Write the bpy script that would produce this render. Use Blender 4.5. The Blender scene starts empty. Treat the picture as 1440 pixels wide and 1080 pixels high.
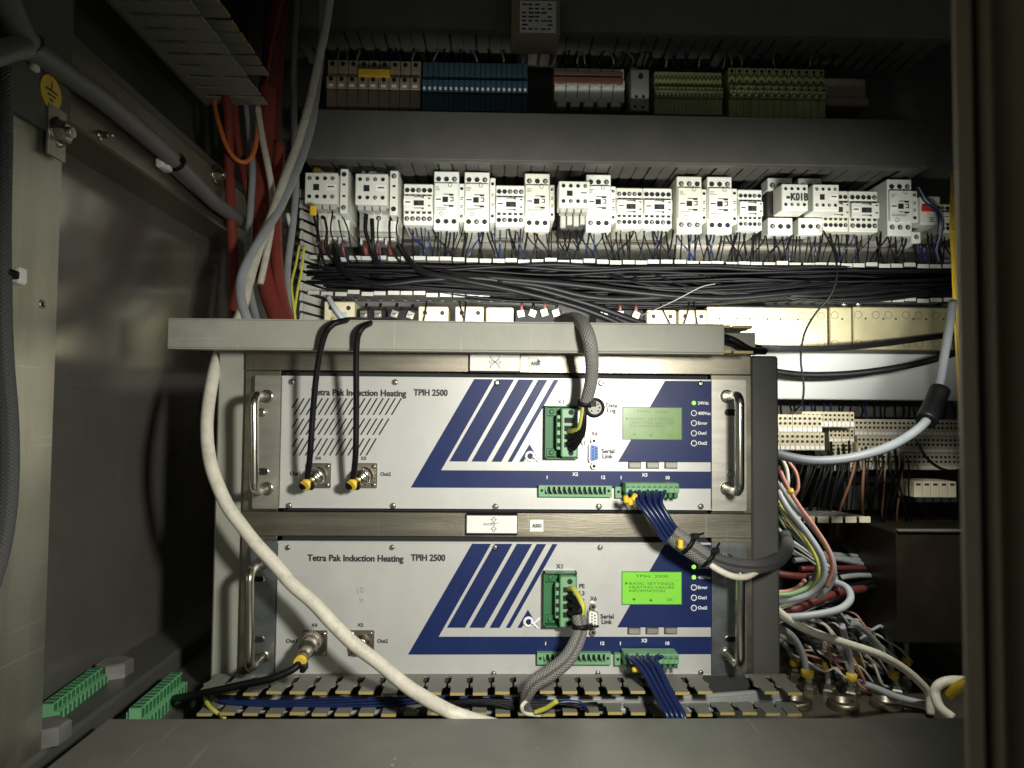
import bpy, math, random
from mathutils import Vector, Matrix
random.seed(7)
C = bpy.context.scene.collection
SC = bpy.context.scene
# ---------------------------------------------------------------- camera
F = 1000.0                                    # focal length in pixels of a 1440 px wide frame
PSI, THETA, RHO = math.atan(.022), math.atan(.042), math.radians(.47)
fwd = Vector((math.sin(PSI)*math.cos(THETA), math.cos(PSI)*math.cos(THETA), math.sin(THETA)))
rt0 = Vector((math.cos(PSI), -math.sin(PSI), 0)); up0 = rt0.cross(fwd)
rt = math.cos(RHO)*rt0 + math.sin(RHO)*up0
up = rt.cross(fwd)
cam = bpy.data.cameras.new('camera'); cam_o = bpy.data.objects.new('camera', cam); C.objects.link(cam_o)
cam_o.matrix_world = Matrix(((rt.x, up.x, -fwd.x, 0), (rt.y, up.y, -fwd.y, 0), (rt.z, up.z, -fwd.z, 0), (0, 0, 0, 1)))
cam.sensor_width = 36; cam.lens = 36*F/1440; cam.clip_start = .01; cam.clip_end = 50
cam.dof.use_dof = True; cam.dof.focus_distance = .80; cam.dof.aperture_fstop = 18
SC.camera = cam_o
# ---------------------------------------------------------------- world, lamps, exposure
w = bpy.data.worlds.new("World"); SC.world = w; w.use_nodes = True
bg = w.node_tree.nodes['Background']; bg.inputs[0].default_value = (.95, 1.0, .9, 1); bg.inputs[1].default_value = .085
def spot(name, loc, target, energy, size, blend, radius, col):
    l = bpy.data.lights.new(name, 'SPOT'); l.energy = energy; l.spot_size = math.radians(size); l.spot_blend = blend
    l.shadow_soft_size = radius; l.color = col
    o = bpy.data.objects.new(name, l); C.objects.link(o); o.location = loc
    o.rotation_euler = (Vector(target)-Vector(loc)).to_track_quat('-Z', 'Y').to_euler()
    return o
spot('work_lamp', (.165, .165, .060), (-.13, .80, -.20), 16.5, 97, 1.0, .030, (1, .98, .88))
spot('rear_fill', (.50, .74, .09), (.44, 1.06, -.30), 5.5, 100, .9, .015, (1, .985, .88))  # unseen fill added behind the right post to brighten the deep right
l = bpy.data.lights.new('strip_fill', 'AREA'); l.shape = 'RECTANGLE'; l.size = .72; l.size_y = .012; l.energy = 2.9; l.spread = math.radians(76); l.color = (1, .985, .90)  # unseen strip added behind the rack duct to brighten the contactors
strip_o = bpy.data.objects.new('strip_fill', l); C.objects.link(strip_o); strip_o.location = (.235, .725, .078)
strip_o.rotation_euler = (Vector((.20, 1.12, .185))-Vector((.235, .725, .078))).to_track_quat('-Z', 'Y').to_euler()
SC.view_settings.view_transform = 'Standard'; SC.view_settings.look = 'None'
SC.view_settings.exposure = 0; SC.view_settings.gamma = 1
SC.cycles.use_denoising = True
SC.cycles.max_bounces = 6
# ---------------------------------------------------------------- pixel -> point at distance Y
def P(px, py, Y):
    d = rt*((px-720)/F) + up*((540-py)/F) + fwd
    return d*(Y/d.y)
def R(x0, y0, x1, y1, Y):                     # rectangle of the photo -> world x0,x1,z0,z1 on plane Y
    xm, ym = (x0+x1)/2, (y0+y1)/2
    return P(x0, ym, Y).x, P(x1, ym, Y).x, P(xm, y1, Y).z, P(xm, y0, Y).z
def px(n, Y): return n*Y/F                    # n photo pixels at distance Y, in metres
# ---------------------------------------------------------------- materials
MT = {}
def mat(name, col, rough=.5, metal=0., var=.12, scale=35., bump=0., bscale=300., spec=.5, emit=None, estr=0., stretch=None, braid=False, stain=0., sscale=11., scratch=0.):
    m = bpy.data.materials.new(name); m.use_nodes = True; MT[name] = m
    nt = m.node_tree; N = nt.nodes; L = nt.links; b = N['Principled BSDF']
    b.inputs['Metallic'].default_value = metal; b.inputs['Specular IOR Level'].default_value = spec
    tc = N.new('ShaderNodeTexCoord'); src = tc.outputs['Object']
    if stretch:
        mp = N.new('ShaderNodeMapping'); mp.inputs['Scale'].default_value = stretch; L.new(src, mp.inputs[0]); src2 = mp.outputs[0]
    else: src2 = src
    nz = N.new('ShaderNodeTexNoise'); nz.inputs['Scale'].default_value = scale; nz.inputs['Detail'].default_value = 6; nz.inputs['Roughness'].default_value = .6
    L.new(src2, nz.inputs['Vector'])
    cr = N.new('ShaderNodeValToRGB'); cr.color_ramp.elements[0].position = .3; cr.color_ramp.elements[1].position = .72
    cr.color_ramp.elements[0].color = tuple(c*(1-var) for c in col)+(1,); cr.color_ramp.elements[1].color = tuple(min(1, c*(1+var*.6)) for c in col)+(1,)
    L.new(nz.outputs['Fac'], cr.inputs[0]); out = cr.outputs[0]
    if stain:
        n2 = N.new('ShaderNodeTexNoise'); n2.inputs['Scale'].default_value = sscale; n2.inputs['Detail'].default_value = 9; n2.inputs['Roughness'].default_value = .72
        L.new(src, n2.inputs['Vector'])
        r2 = N.new('ShaderNodeValToRGB'); r2.color_ramp.elements[0].position = .5; r2.color_ramp.elements[1].position = .78
        r2.color_ramp.elements[0].color = (0, 0, 0, 1); r2.color_ramp.elements[1].color = (stain, stain, stain, 1)
        L.new(n2.outputs['Fac'], r2.inputs[0])
        mx = N.new('ShaderNodeMixRGB'); mx.inputs[2].default_value = (.10, .085, .06, 1); L.new(r2.outputs[0], mx.inputs[0]); L.new(out, mx.inputs[1]); out = mx.outputs[0]
    if scratch:                               # fine pale scratches in two directions
        for k, sc_ in enumerate(((9, 9, 420), (330, 9, 14))):
            mp = N.new('ShaderNodeMapping'); mp.inputs['Scale'].default_value = sc_; mp.inputs['Rotation'].default_value = (0, .25+.9*k, .1); L.new(src, mp.inputs[0])
            n3 = N.new('ShaderNodeTexNoise'); n3.inputs['Scale'].default_value = 1.; n3.inputs['Detail'].default_value = 2; L.new(mp.outputs[0], n3.inputs['Vector'])
            r3 = N.new('ShaderNodeValToRGB'); r3.color_ramp.elements[0].position = .69; r3.color_ramp.elements[1].position = .75
            r3.color_ramp.elements[0].color = (0, 0, 0, 1); r3.color_ramp.elements[1].color = (scratch, scratch, scratch, 1); L.new(n3.outputs['Fac'], r3.inputs[0])
            mx = N.new('ShaderNodeMixRGB'); mx.inputs[2].default_value = tuple(min(1, c*1.7+.05) for c in col)+(1,); L.new(r3.outputs[0], mx.inputs[0]); L.new(out, mx.inputs[1]); out = mx.outputs[0]
    L.new(out, b.inputs['Base Color'])
    mr = N.new('ShaderNodeMapRange'); mr.inputs[3].default_value = max(.03, rough*.8); mr.inputs[4].default_value = min(1, rough*1.2)
    L.new(nz.outputs['Fac'], mr.inputs[0]); L.new(mr.outputs[0], b.inputs['Roughness'])
    if bump:
        nb = N.new('ShaderNodeTexNoise'); nb.inputs['Scale'].default_value = bscale; nb.inputs['Detail'].default_value = 3; L.new(src2, nb.inputs['Vector'])
        bp = N.new('ShaderNodeBump'); bp.inputs['Strength'].default_value = bump; bp.inputs['Distance'].default_value = .001
        L.new(nb.outputs['Fac'], bp.inputs['Height']); L.new(bp.outputs[0], b.inputs['Normal'])
    if braid:
        hs = []
        for sg in (1, -1):
            mp = N.new('ShaderNodeMapping'); mp.inputs['Rotation'].default_value = (0, 0, sg*.8); L.new(tc.outputs['UV'], mp.inputs[0])
            wv = N.new('ShaderNodeTexWave'); wv.inputs['Scale'].default_value = 150; L.new(mp.outputs[0], wv.inputs[0]); hs.append(wv.outputs['Fac'])
        mm = N.new('ShaderNodeMath'); mm.operation = 'MULTIPLY'; L.new(hs[0], mm.inputs[0]); L.new(hs[1], mm.inputs[1])
        bp = N.new('ShaderNodeBump'); bp.inputs['Strength'].default_value = .8; bp.inputs['Distance'].default_value = .0012
        L.new(mm.outputs[0], bp.inputs['Height']); L.new(bp.outputs[0], b.inputs['Normal'])
        mx = N.new('ShaderNodeMixRGB'); mx.inputs[1].default_value = tuple(c*.6 for c in col)+(1,); L.new(mm.outputs[0], mx.inputs[0]); L.new(out, mx.inputs[2]); L.new(mx.outputs[0], b.inputs['Base Color'])
    if emit:
        b.inputs['Emission Color'].default_value = emit+(1,); b.inputs['Emission Strength'].default_value = estr
    return m
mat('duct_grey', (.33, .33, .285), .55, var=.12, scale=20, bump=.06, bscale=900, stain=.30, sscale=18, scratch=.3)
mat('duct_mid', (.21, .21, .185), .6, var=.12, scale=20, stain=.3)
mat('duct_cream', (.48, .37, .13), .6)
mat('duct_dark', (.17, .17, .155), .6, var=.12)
mat('grey_paint', (.36, .36, .31), .5, var=.10, scale=14, bump=.05, bscale=700, stain=.25)
mat('dark_and_shaded_paint', (.085, .085, .075), .5, var=.12, scale=14, bump=.05, bscale=700, stain=.2)
mat('sill_paint', (.165, .165, .145), .5, var=.2, scale=9, bump=.06, bscale=500, stain=.5, sscale=20, scratch=.5)
mat('steel', (.37, .335, .27), .40, 1., var=.22, scale=22, stretch=(.25, 1, 3), bump=.10, bscale=260, stain=.35, sscale=24, scratch=.3)
mat('steel_post', (.40, .395, .335), .40, .8, var=.2, scale=18, stretch=(1, 2, .25), bump=.08, bscale=150, stain=.3, sscale=14, scratch=.35)
mat('wall_steel', (.25, .24, .215), .17, .6, var=.18, scale=7, bump=.05, bscale=30, stain=.3, sscale=9, scratch=.25)
mat('beam_steel', (.22, .20, .16), .42, .7, var=.15, scale=14, stain=.25)
mat('galv', (.36, .39, .41), .36, .9, var=.25, scale=60, bump=.08, bscale=120, stain=.12)
mat('alu', (.58, .56, .50), .42, .9, var=.1, scale=30, stretch=(1, 1, 6))
mat('chrome', (.56, .52, .44), .24, 1., var=.08)
mat('screw', (.55, .53, .46), .3, 1., var=.2, scale=200)
mat('panel', (.61, .61, .585), .40, .25, var=.07, scale=9, bump=.03, bscale=1500, stain=.13, sscale=16, scratch=.10)
mat('print_blue', (.010, .022, .105), .45, var=.08, spec=.3)
mat('print_white', (.86, .86, .84), .45, var=.04)
mat('print_black', (.03, .03, .04), .55, var=.1)
mat('slot_dark', (.008, .009, .012), .7)
mat('green_plug', (.19, .40, .21), .45, var=.1, bump=.03)
mat('green_dark', (.035, .16, .06), .5, var=.15)
mat('green_spare', (.20, .50, .26), .5, var=.1)
mat('lcd_dim', (.22, .35, .13), .3, var=.08, scale=60)
mat('lcd_lit', (.20, .52, .06), .3, var=.05, emit=(.20, .72, .03), estr=.30)
mat('lcd_ink', (.05, .16, .02), .4)
mat('lcd_ink_dim', (.13, .23, .075), .4)
mat('stripe_brown', (.24, .13, .085), .55, var=.2)
mat('mustard', (.42, .28, .05), .5, var=.2)
mat('led_on', (.3, .8, .1), .3, emit=(.35, 1., .10), estr=1.1)
mat('led_off', (.03, .05, .14), .3)
mat('white_plastic', (.72, .735, .66), .45, var=.07, scale=40, stain=.06)
mat('white_warm', (.70, .69, .58), .48, var=.08, scale=50, stain=.15, sscale=50)
mat('white_cool', (.73, .75, .70), .42, var=.06, scale=40, stain=.08, sscale=50)
mat('grey_plastic', (.40, .40, .36), .5, var=.1)
mat('cream_plastic', (.58, .52, .36), .5, var=.12, scale=60, stain=.12)
mat('beige_plastic', (.60, .55, .42), .5, var=.12)
mat('brown_beige', (.33, .27, .19), .55, var=.2, stain=.3, sscale=60)
mat('blue_terminal', (.04, .09, .135), .55, var=.2, stain=.3, sscale=60)
mat('earth_terminal', (.46, .47, .22), .55, var=.2, stain=.3, sscale=60)
mat('earth_green', (.07, .15, .04), .5, var=.15)
mat('black', (.006, .006, .007), .5, var=.3, spec=.2, bump=.03)
mat('black_gloss', (.006, .006, .007), .46, var=.3, spec=.2)
mat('lid_shaded', (.088, .087, .077), .55, var=.10, scale=20, bump=.06, bscale=900, stain=.18)  # duct grey darkened so the upper duct's weak light sits in the colour
mat('hose_grey', (.16, .175, .19), .45, var=.1)
mat('dark_body', (.035, .032, .03), .5, var=.2)
mat('brown_body', (.05, .032, .016), .5, var=.2)
mat('red_cable', (.25, .047, .032), .5, var=.15, bump=.05, bscale=400, stain=.3, sscale=50)
mat('red_dark', (.13, .028, .022), .5, var=.15)
mat('orange_wire', (.72, .20, .05), .45)
mat('white_cable', (.72, .68, .57), .5, var=.14, scale=60, bump=.12, bscale=160, stain=.42, sscale=75)
mat('grey_cable', (.30, .31, .31), .5, var=.12)
mat('lightgrey_cable', (.38, .41, .43), .45, var=.1)
mat('conduit', (.17, .17, .175), .55, var=.14, bump=.08, bscale=600)
mat('braid', (.36, .35, .33), .55, .2, var=.15, scale=200, braid=True)
mat('braid_dark', (.15, .15, .155), .6, .1, var=.15, scale=200, braid=True)
mat('blue_wire', (.010, .020, .085), .33, var=.2)
mat('yellow', (.80, .52, .03), .5, var=.12)
mat('yellow_green', (.52, .52, .08), .5, var=.25, scale=120)
mat('gold_wire', (.50, .34, .02), .35, .2, var=.25)
mat('pink_wire', (.58, .27, .21), .45)
mat('brown_wire', (.20, .10, .05), .5)
mat('green_wire', (.25, .42, .20), .5)
mat('bolt_grey', (.30, .30, .28), .45, .5, var=.2, scale=60)
mat('lip_grey', (.40, .40, .37), .5)
mat('copper_red', (.20, .06, .045), .5)
mat('cream_plate', (.56, .51, .31), .40, .6, var=.15, scale=18, bump=.06, bscale=150, stain=.15)
mat('zinc_plate', (.60, .58, .52), .38, .6, var=.12, scale=12)
mat('cover_grey', (.47, .48, .475), .55, var=.06, scale=10, stain=.1)
mat('right_post', (.25, .20, .135), .6, .2, var=.15, scale=12)
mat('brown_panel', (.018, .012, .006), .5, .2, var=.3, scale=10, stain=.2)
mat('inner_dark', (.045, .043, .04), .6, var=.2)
mat('floor_dark', (.10, .10, .095), .6, var=.25, scale=20, stain=.3)
mat('sticker_white', (.84, .84, .80), .5, var=.04)
mat('sticker_yellow', (.80, .55, .05), .5, var=.06)
mat('red_switch', (.55, .03, .02), .4)
mat('dsub_blue', (.05, .18, .55), .4)
mat('clear_tan', (.55, .42, .33), .3, var=.2)
# ---------------------------------------------------------------- mesh builder
class M:
    def __init__(s): s.v = []; s.f = []; s.m = []; s.sm = []; s.uv = {}; s.mi = 0
    def add(s, vs, fs, smooth=False):
        o = len(s.v); s.v += [tuple(p) for p in vs]
        for f in fs: s.f.append(tuple(i+o for i in f)); s.m.append(s.mi); s.sm.append(smooth)
        return s
    def box(s, x0, x1, y0, y1, z0, z1, c=0.):
        if x0 > x1: x0, x1 = x1, x0
        if z0 > z1: z0, z1 = z1, z0
        if y0 > y1: y0, y1 = y1, y0
        if c <= 0:
            vs = [(x, y, z) for x in (x0, x1) for y in (y0, y1) for z in (z0, z1)]
            return s.add(vs, [(0, 1, 3, 2), (4, 6, 7, 5), (0, 4, 5, 1), (2, 3, 7, 6), (0, 2, 6, 4), (1, 5, 7, 3)])
        c = min(c, (x1-x0)*.45, (y1-y0)*.45, (z1-z0)*.45)
        lo, hi = (x0, y0, z0), (x1, y1, z1); vs = []; idx = {}
        for sx in (0, 1):
            for sy in (0, 1):
                for sz in (0, 1):
                    sg = (sx, sy, sz)
                    for a in range(3):
                        p = [0, 0, 0]
                        for k in range(3):
                            e = hi[k] if sg[k] else lo[k]
                            p[k] = e if k == a else e+(-c if sg[k] else c)
                        idx[(sg, a)] = len(vs); vs.append(tuple(p))
        fs = []
        for a in range(3):
            b, d = (a+1) % 3, (a+2) % 3
            for e in (0, 1):
                q = []
                for (i, j) in ((0, 0), (1, 0), (1, 1), (0, 1)):
                    sg = [0, 0, 0]; sg[a] = e; sg[b] = i; sg[d] = j; q.append(idx[(tuple(sg), a)])
                fs.append(tuple(q) if e else tuple(reversed(q)))
        for a in range(3):
            b, d = (a+1) % 3, (a+2) % 3
            for i in (0, 1):
                for j in (0, 1):
                    g0 = [0, 0, 0]; g0[b] = i; g0[d] = j; g1 = list(g0); g1[a] = 1
                    q = [idx[(tuple(g0), b)], idx[(tuple(g1), b)], idx[(tuple(g1), d)], idx[(tuple(g0), d)]]
                    fs.append(tuple(q) if (i == j) else tuple(reversed(q)))
        for sx in (0, 1):
            for sy in (0, 1):
                for sz in (0, 1):
                    q = [idx[((sx, sy, sz), a)] for a in range(3)]
                    fs.append(tuple(q) if (sx+sy+sz) % 2 else tuple(reversed(q)))
        return s.add(vs, fs)
    def prism(s, poly, y0, y1):               # polygon in (x,z), extruded along y
        n = len(poly); vs = [(x, y0, z) for x, z in poly]+[(x, y1, z) for x, z in poly]
        return s.add(vs, [tuple(range(n)), tuple(reversed(range(n, 2*n)))]+[(i, i+n, (i+1) % n+n, (i+1) % n) for i in range(n)])
    def prismz(s, poly, z0, z1):              # polygon in (x,y), extruded along z
        n = len(poly); vs = [(x, y, z0) for x, y in poly]+[(x, y, z1) for x, y in poly]
        return s.add(vs, [tuple(reversed(range(n))), tuple(range(n, 2*n))]+[(i, (i+1) % n, (i+1) % n+n, i+n) for i in range(n)])
    def prismx(s, poly, x0, x1):              # polygon in (y,z), extruded along x
        n = len(poly); vs = [(x0, y, z) for y, z in poly]+[(x1, y, z) for y, z in poly]
        return s.add(vs, [tuple(range(n)), tuple(reversed(range(n, 2*n)))]+[(i, i+n, (i+1) % n+n, (i+1) % n) for i in range(n)])
    def lathe(s, c, axis, prof, n=12, smooth=True, twist=0.):   # prof: (dist along axis, radius)
        a = Vector(axis).normalized(); t = Vector((0, 0, 1)) if abs(a.z) < .9 else Vector((1, 0, 0))
        u = a.cross(t).normalized(); w_ = a.cross(u); c = Vector(c); vs = []; fs = []
        for d, r in prof:
            for k in range(n):
                th = 2*math.pi*k/n+twist; vs.append(c+a*d+(u*math.cos(th)+w_*math.sin(th))*r)
        for i in range(len(prof)-1):
            for k in range(n):
                fs.append((i*n+k, i*n+(k+1) % n, (i+1)*n+(k+1) % n, (i+1)*n+k))
        s.add(vs, fs, smooth)
        o = len(s.v)-len(vs)
        if prof[0][1] > 0: s.f.append(tuple(o+k for k in reversed(range(n)))); s.m.append(s.mi); s.sm.append(False)
        if prof[-1][1] > 0: s.f.append(tuple(o+(len(prof)-1)*n+k for k in range(n))); s.m.append(s.mi); s.sm.append(False)
        return s
    def cyl(s, c, axis, r, h, n=12): return s.lathe(c, axis, [(0, r), (h, r)], n)
    def ring(s, c, axis, r0, r1, h, n=16): return s.lathe(c, axis, [(0, r1), (h, r1), (h, r0), (0, r0)], n)
    def tube(s, pts, r, n=8, sub=6, smooth_path=True):
        ps = [Vector(p) for p in pts]
        rr = r if isinstance(r, (list, tuple)) else [r]*len(ps)
        if smooth_path and len(ps) > 2:
            q = []; qr = []
            ext = [ps[0]*2-ps[1]]+ps+[ps[-1]*2-ps[-2]]
            for i in range(1, len(ext)-2):
                p0, p1, p2, p3 = ext[i-1:i+3]
                for k in range(sub):
                    t = k/sub
                    q.append(.5*((2*p1)+(p2-p0)*t+(2*p0-5*p1+4*p2-p3)*t*t+(3*p1-p0-3*p2+p3)*t**3)); qr.append(rr[i-1]*(1-t)+rr[i]*t)
            q.append(ps[-1]); qr.append(rr[-1]); ps, rr = q, qr
        o = len(s.v); L = 0; tn = None; u = None
        for i, p in enumerate(ps):
            t = (ps[min(i+1, len(ps)-1)]-ps[max(i-1, 0)]).normalized()
            if u is None:
                a = Vector((0, 0, 1)) if abs(t.z) < .9 else Vector((1, 0, 0)); u = t.cross(a).normalized()
            else: u = (u-t*u.dot(t)).normalized()
            w_ = t.cross(u)
            if i: L += (p-ps[i-1]).length
            for k in range(n):
                th = 2*math.pi*k/n; s.uv[len(s.v)] = (k/n*2*math.pi*rr[i]*1.0, L)
                s.v.append(tuple(p+(u*math.cos(th)+w_*math.sin(th))*rr[i]))
        for i in range(len(ps)-1):
            for k in range(n):
                s.f.append((o+i*n+k, o+i*n+(k+1) % n, o+(i+1)*n+(k+1) % n, o+(i+1)*n+k)); s.m.append(s.mi); s.sm.append(True)
        s.f.append(tuple(o+k for k in reversed(range(n)))); s.m.append(s.mi); s.sm.append(False)
        e = o+(len(ps)-1)*n; s.f.append(tuple(e+k for k in range(n))); s.m.append(s.mi); s.sm.append(False)
        return s
    def text(s, txt, x, z, y, h, width=None, bold=0., align='CENTER', rot=0.):
        if bold > 0:                          # heavier strokes: a second, slightly shifted print pass
            for q, (ox_, oz_) in enumerate(((.10, 0), (.05, .055), (.05, -.045), (.11, .045), (0, .045))): s.text(txt, x+h*ox_, z+h*oz_, y-.00002*(q+1), h, width, 0., align, rot)
        vs, fs, (x0, x1, z0, z1) = text_geo(txt, 0.)
        k = h/.70; kx = k if width is None else width/max(1e-6, x1-x0)
        ox = {'CENTER': -(x0+x1)/2, 'LEFT': -x0, 'RIGHT': -x1}[align]
        cr, sr = math.cos(rot), math.sin(rot)
        return s.add([(x+(a+ox)*kx*cr-b*k*sr, y, z+(a+ox)*kx*sr+b*k*cr) for a, b in vs], fs)
    def build(s, name, mats, parent=None, origin=None, kind=None, label=None):
        loc = Vector(parent['_w']) if parent is not None and origin is None else Vector((0, 0, 0))
        if parent is None and origin is not None: loc = Vector(origin)
        me = bpy.data.meshes.new(name); me.from_pydata([tuple(Vector(p)-loc) for p in s.v], [], s.f)
        for m in (mats if isinstance(mats, (list, tuple)) else [mats]): me.materials.append(MT[m])
        me.polygons.foreach_set('material_index', s.m); me.polygons.foreach_set('use_smooth', s.sm)
        if s.uv:
            ul = me.uv_layers.new(name='UVMap'); vi = [0]*len(me.loops); me.loops.foreach_get('vertex_index', vi); fl = []
            for i in vi: fl += s.uv.get(i, (0, 0))
            ul.data.foreach_set('uv', fl)
        me.update()
        o = bpy.data.objects.new(name, me); C.objects.link(o)
        if parent is not None: o.parent = parent; o['_w'] = tuple(parent['_w'])
        else: o.location = loc; o['_w'] = tuple(loc)
        if kind: o['kind'] = kind
        if label: o['label'] = label
        return o
TX = {}
def text_geo(txt, bold):
    key = (txt, bold)
    if key not in TX:
        cu = bpy.data.curves.new('lettering', 'FONT'); cu.body = txt; cu.offset = bold; cu.resolution_u = 3
        o = bpy.data.objects.new('lettering', cu); C.objects.link(o)
        bpy.context.view_layer.update()
        me = bpy.data.meshes.new_from_object(o.evaluated_get(bpy.context.evaluated_depsgraph_get()))
        vs = [(v.co.x, v.co.y) for v in me.vertices]; fs = [tuple(p.vertices) for p in me.polygons]
        bpy.data.objects.remove(o); bpy.data.curves.remove(cu); bpy.data.meshes.remove(me)
        xs = [v[0] for v in vs] or [0]; zs = [v[1] for v in vs] or [0]
        TX[key] = (vs, fs, (min(xs), max(xs), min(zs), max(zs)))
    return TX[key]
def thing(name, label, cat, loc=(0, 0, 0), group=None):
    o = bpy.data.objects.new(name, None); C.objects.link(o); o.location = loc; o['_w'] = tuple(loc); o.empty_display_size = .01
    o['label'] = label; o['category'] = cat
    if group: o['group'] = group
    return o
def tag(o, label, cat, group=None):
    o['label'] = label; o['category'] = cat
    if group: o['group'] = group
    return o
def struct(o): o['kind'] = 'structure'; return o
def cable(name, label, cat, pts, r, m, group=None, n=10, sub=7, raw=False):
    q = [Vector(p) for p in pts] if raw else [P(*p) for p in pts]
    return tag(M().tube(q, r, n, sub).build(name, m, origin=q[0]), label, cat, group)
def jit(a): return random.uniform(-a, a)
def screw_head(b, c, r, axis=(0, -1, 0), hgt=None):   # pan head with a dark drive recess
    hgt = hgt or r*.6
    b.mi = 0; b.lathe(c, axis, [(0, r), (hgt*.6, r*.95), (hgt, r*.6), (hgt, r*.42)], 14)
    c2 = Vector(c)+Vector(axis).normalized()*hgt*.75; b.mi = 1; b.cyl(c2, axis, r*.45, hgt*.1, 6); b.mi = 0
# ================================================================ SETTING: the cabinet
struct(M().box(-.40, -.39, .545, 1.26, -.40, .232).build('left_wall', 'wall_steel'))
struct(M().box(-.46, -.43, .40, 1.26, .305, .85).build('upper_left_wall', 'dark_and_shaded_paint'))
struct(M().box(-.46, .90, 1.205, 1.22, .0, .85).build('back_plate', 'floor_dark'))
for a0_, a1_, m_ in ((590, 948, 'duct_mid'), (950, 1352, 'zinc_plate')):
    l_, r_, zb_, zt_ = R(a0_, 340, a1_, 372, 1.198); struct(M().box(l_, r_, 1.196, 1.2049, zb_, zt_, .001).build('plate_strip', m_))
struct(M().box(-.46, .90, 1.40, 1.42, -.60, .0).build('back_wall', 'inner_dark'))
struct(M().box(.86, .88, .15, 1.42, -.60, .85).build('right_wall', 'inner_dark'))
struct(M().box(-.46, .90, .15, 1.42, .85, .87).build('ceiling', 'inner_dark'))
struct(M().box(-.46, .34, .60, 1.42, -.345, -.335).build('floor', 'floor_dark'))
# left ledge (frame rail along the floor), upper rail, left post, sill, right post
rail = thing('floor_rail', 'dark steel base rail along the bottom of the left wall', 'frame rail', (-.36, .8, -.25))
M().box(-.45, -.337, .40, 1.25, -.335, -.256, .003).build('rail_body', 'dark_and_shaded_paint', rail)
M().box(-.3365, -.295, .62, 1.25, -.335, -.274, .002).build('rail_step', 'dark_and_shaded_paint', rail)
b = M(); pz = P(161, 944, .71); b.lathe((pz.x, pz.y, -.256), (0, 0, 1), [(0, .0165), (.012, .0165), (.0135, .0145)], 6, False); b.build('hex_bolt', 'bolt_grey', rail)
b = M(); pz = P(66, 1022, .57); b.lathe((pz.x, pz.y, -.256), (0, 0, 1), [(0, .0165), (.012, .0165), (.0135, .0145)], 6, False); b.build('hex_bolt', 'bolt_grey', rail)
beam = thing('wall_beam', 'brown grey steel beam running into the depth above the left wall', 'beam', (-.40, .9, .27))
M().box(-.44, -.347, .556, 1.25, .232, .298, .002).build('beam_body', 'beam_steel', beam)
M().box(-.44, -.352, .50, 1.25, .3005, .312, .002).build('beam_lip', 'dark_and_shaded_paint', beam)
for (bx, by, Y, r) in ((303, 246, .86, .0085), (140, 190, .61, .003)):
    p = P(bx, by, Y); q = (-.347, -.347/p.x*p.y if p.x else p.y, p.z)
    Yq = .347*p.y/abs(p.x); zq = p.z*Yq/p.y
    b = M(); b.mi = 0; b.ring((-.347, Yq, zq), (1, 0, 0), r*.5, r*1.5, .0015, 16); b.lathe((-.3455, Yq, zq), (1, 0, 0), [(0, r), (.006, r), (.007, r*.8)], 6, False); b.cyl((-.339, Yq, zq), (1, 0, 0), r*.5, .004, 10)
    b.build('nut', 'chrome', beam)
post = thing('left_post', 'olive steel corner post with a small hole at the left edge', 'post', (-.37, .5, -.2))
M().box(-.42, -.340, .30, .556, -.60, .85, .002).build('post_body', 'steel_post', post)
b = M(); p = P(59, 428, .533); b.cyl((-.3402, .533*0+.34/abs(p.x)*p.y, p.z*.34/abs(p.x)), (1, 0, 0), .0022, .0006, 10); b.build('hole', 'slot_dark', post)
b = M(); b.ring((-.3402, .34/abs(p.x)*p.y, p.z*.34/abs(p.x)), (1, 0, 0), .0022, .0034, .0009, 12); b.build('hole_rim', 'screw', post)
br = thing('earth_bracket', 'dark steel bracket with a round yellow earth sticker and a bolt', 'bracket', (-.338, .52, .26))
M().prismx([(.40, .205), (.556, .208), (.556, .45), (.40, .45)], -.3395, -.336).build('plate', 'dark_and_shaded_paint', br)
def on_x(X, px_, py_):                        # point of the plane x = X seen at a pixel
    d = P(px_, py_, 1.0); return Vector((X, X/d.x, d.z*X/d.x))
c = on_x(-.336, 71, 130)
b = M(); b.cyl(c, (1, 0, 0), .0125, .0007, 32); st = b.build('earth_sticker', 'sticker_yellow', br)
def bar_yz(b, c, y0, z0, y1, z1, w_, x):
    d = Vector((0, y1-y0, z1-z0)).normalized(); nn = Vector((0, -d.z, d.y))*w_/2; a0 = c+Vector((x, y0, z0)); a1 = c+Vector((x, y1, z1))
    b.add([a0+nn, a1+nn, a1-nn, a0-nn], [(0, 1, 2, 3)])
b = M(); k = .001
bar_yz(b, c, .0, 8*k, .0, 1*k, 1.2*k, .001); bar_yz(b, c, -7*k, 1*k, 7*k, 1*k, 1.5*k, .0011)
bar_yz(b, c, -5*k, -2.5*k, 5*k, -2.5*k, 1.5*k, .0011); bar_yz(b, c, -2.6*k, -6*k, 2.6*k, -6*k, 1.5*k, .0011)
b.build('earth_symbol', 'print_black', st)
c = on_x(-.336, 79, 186)
b = M(); b.ring(c, (1, 0, 0), .003, .0115, .0015, 20); b.lathe(c+Vector((.0015, 0, 0)), (1, 0, 0), [(0, .0085), (.007, .0085), (.008, .007)], 6, False); b.cyl(c+Vector((.009, 0, 0)), (1, 0, 0), .004, .004, 10); b.build('bolt', 'screw', br)
b = M().box(-.336, -.3345, c.y-.012, c.y+.010, c.z-.020, c.z+.018); b.build('washer_plate', 'steel_post', br)
sill = struct(M().box(-.314, .43, .30, .597, -.60, -.2500, .0025).build('front_sill', 'sill_paint'))
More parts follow.
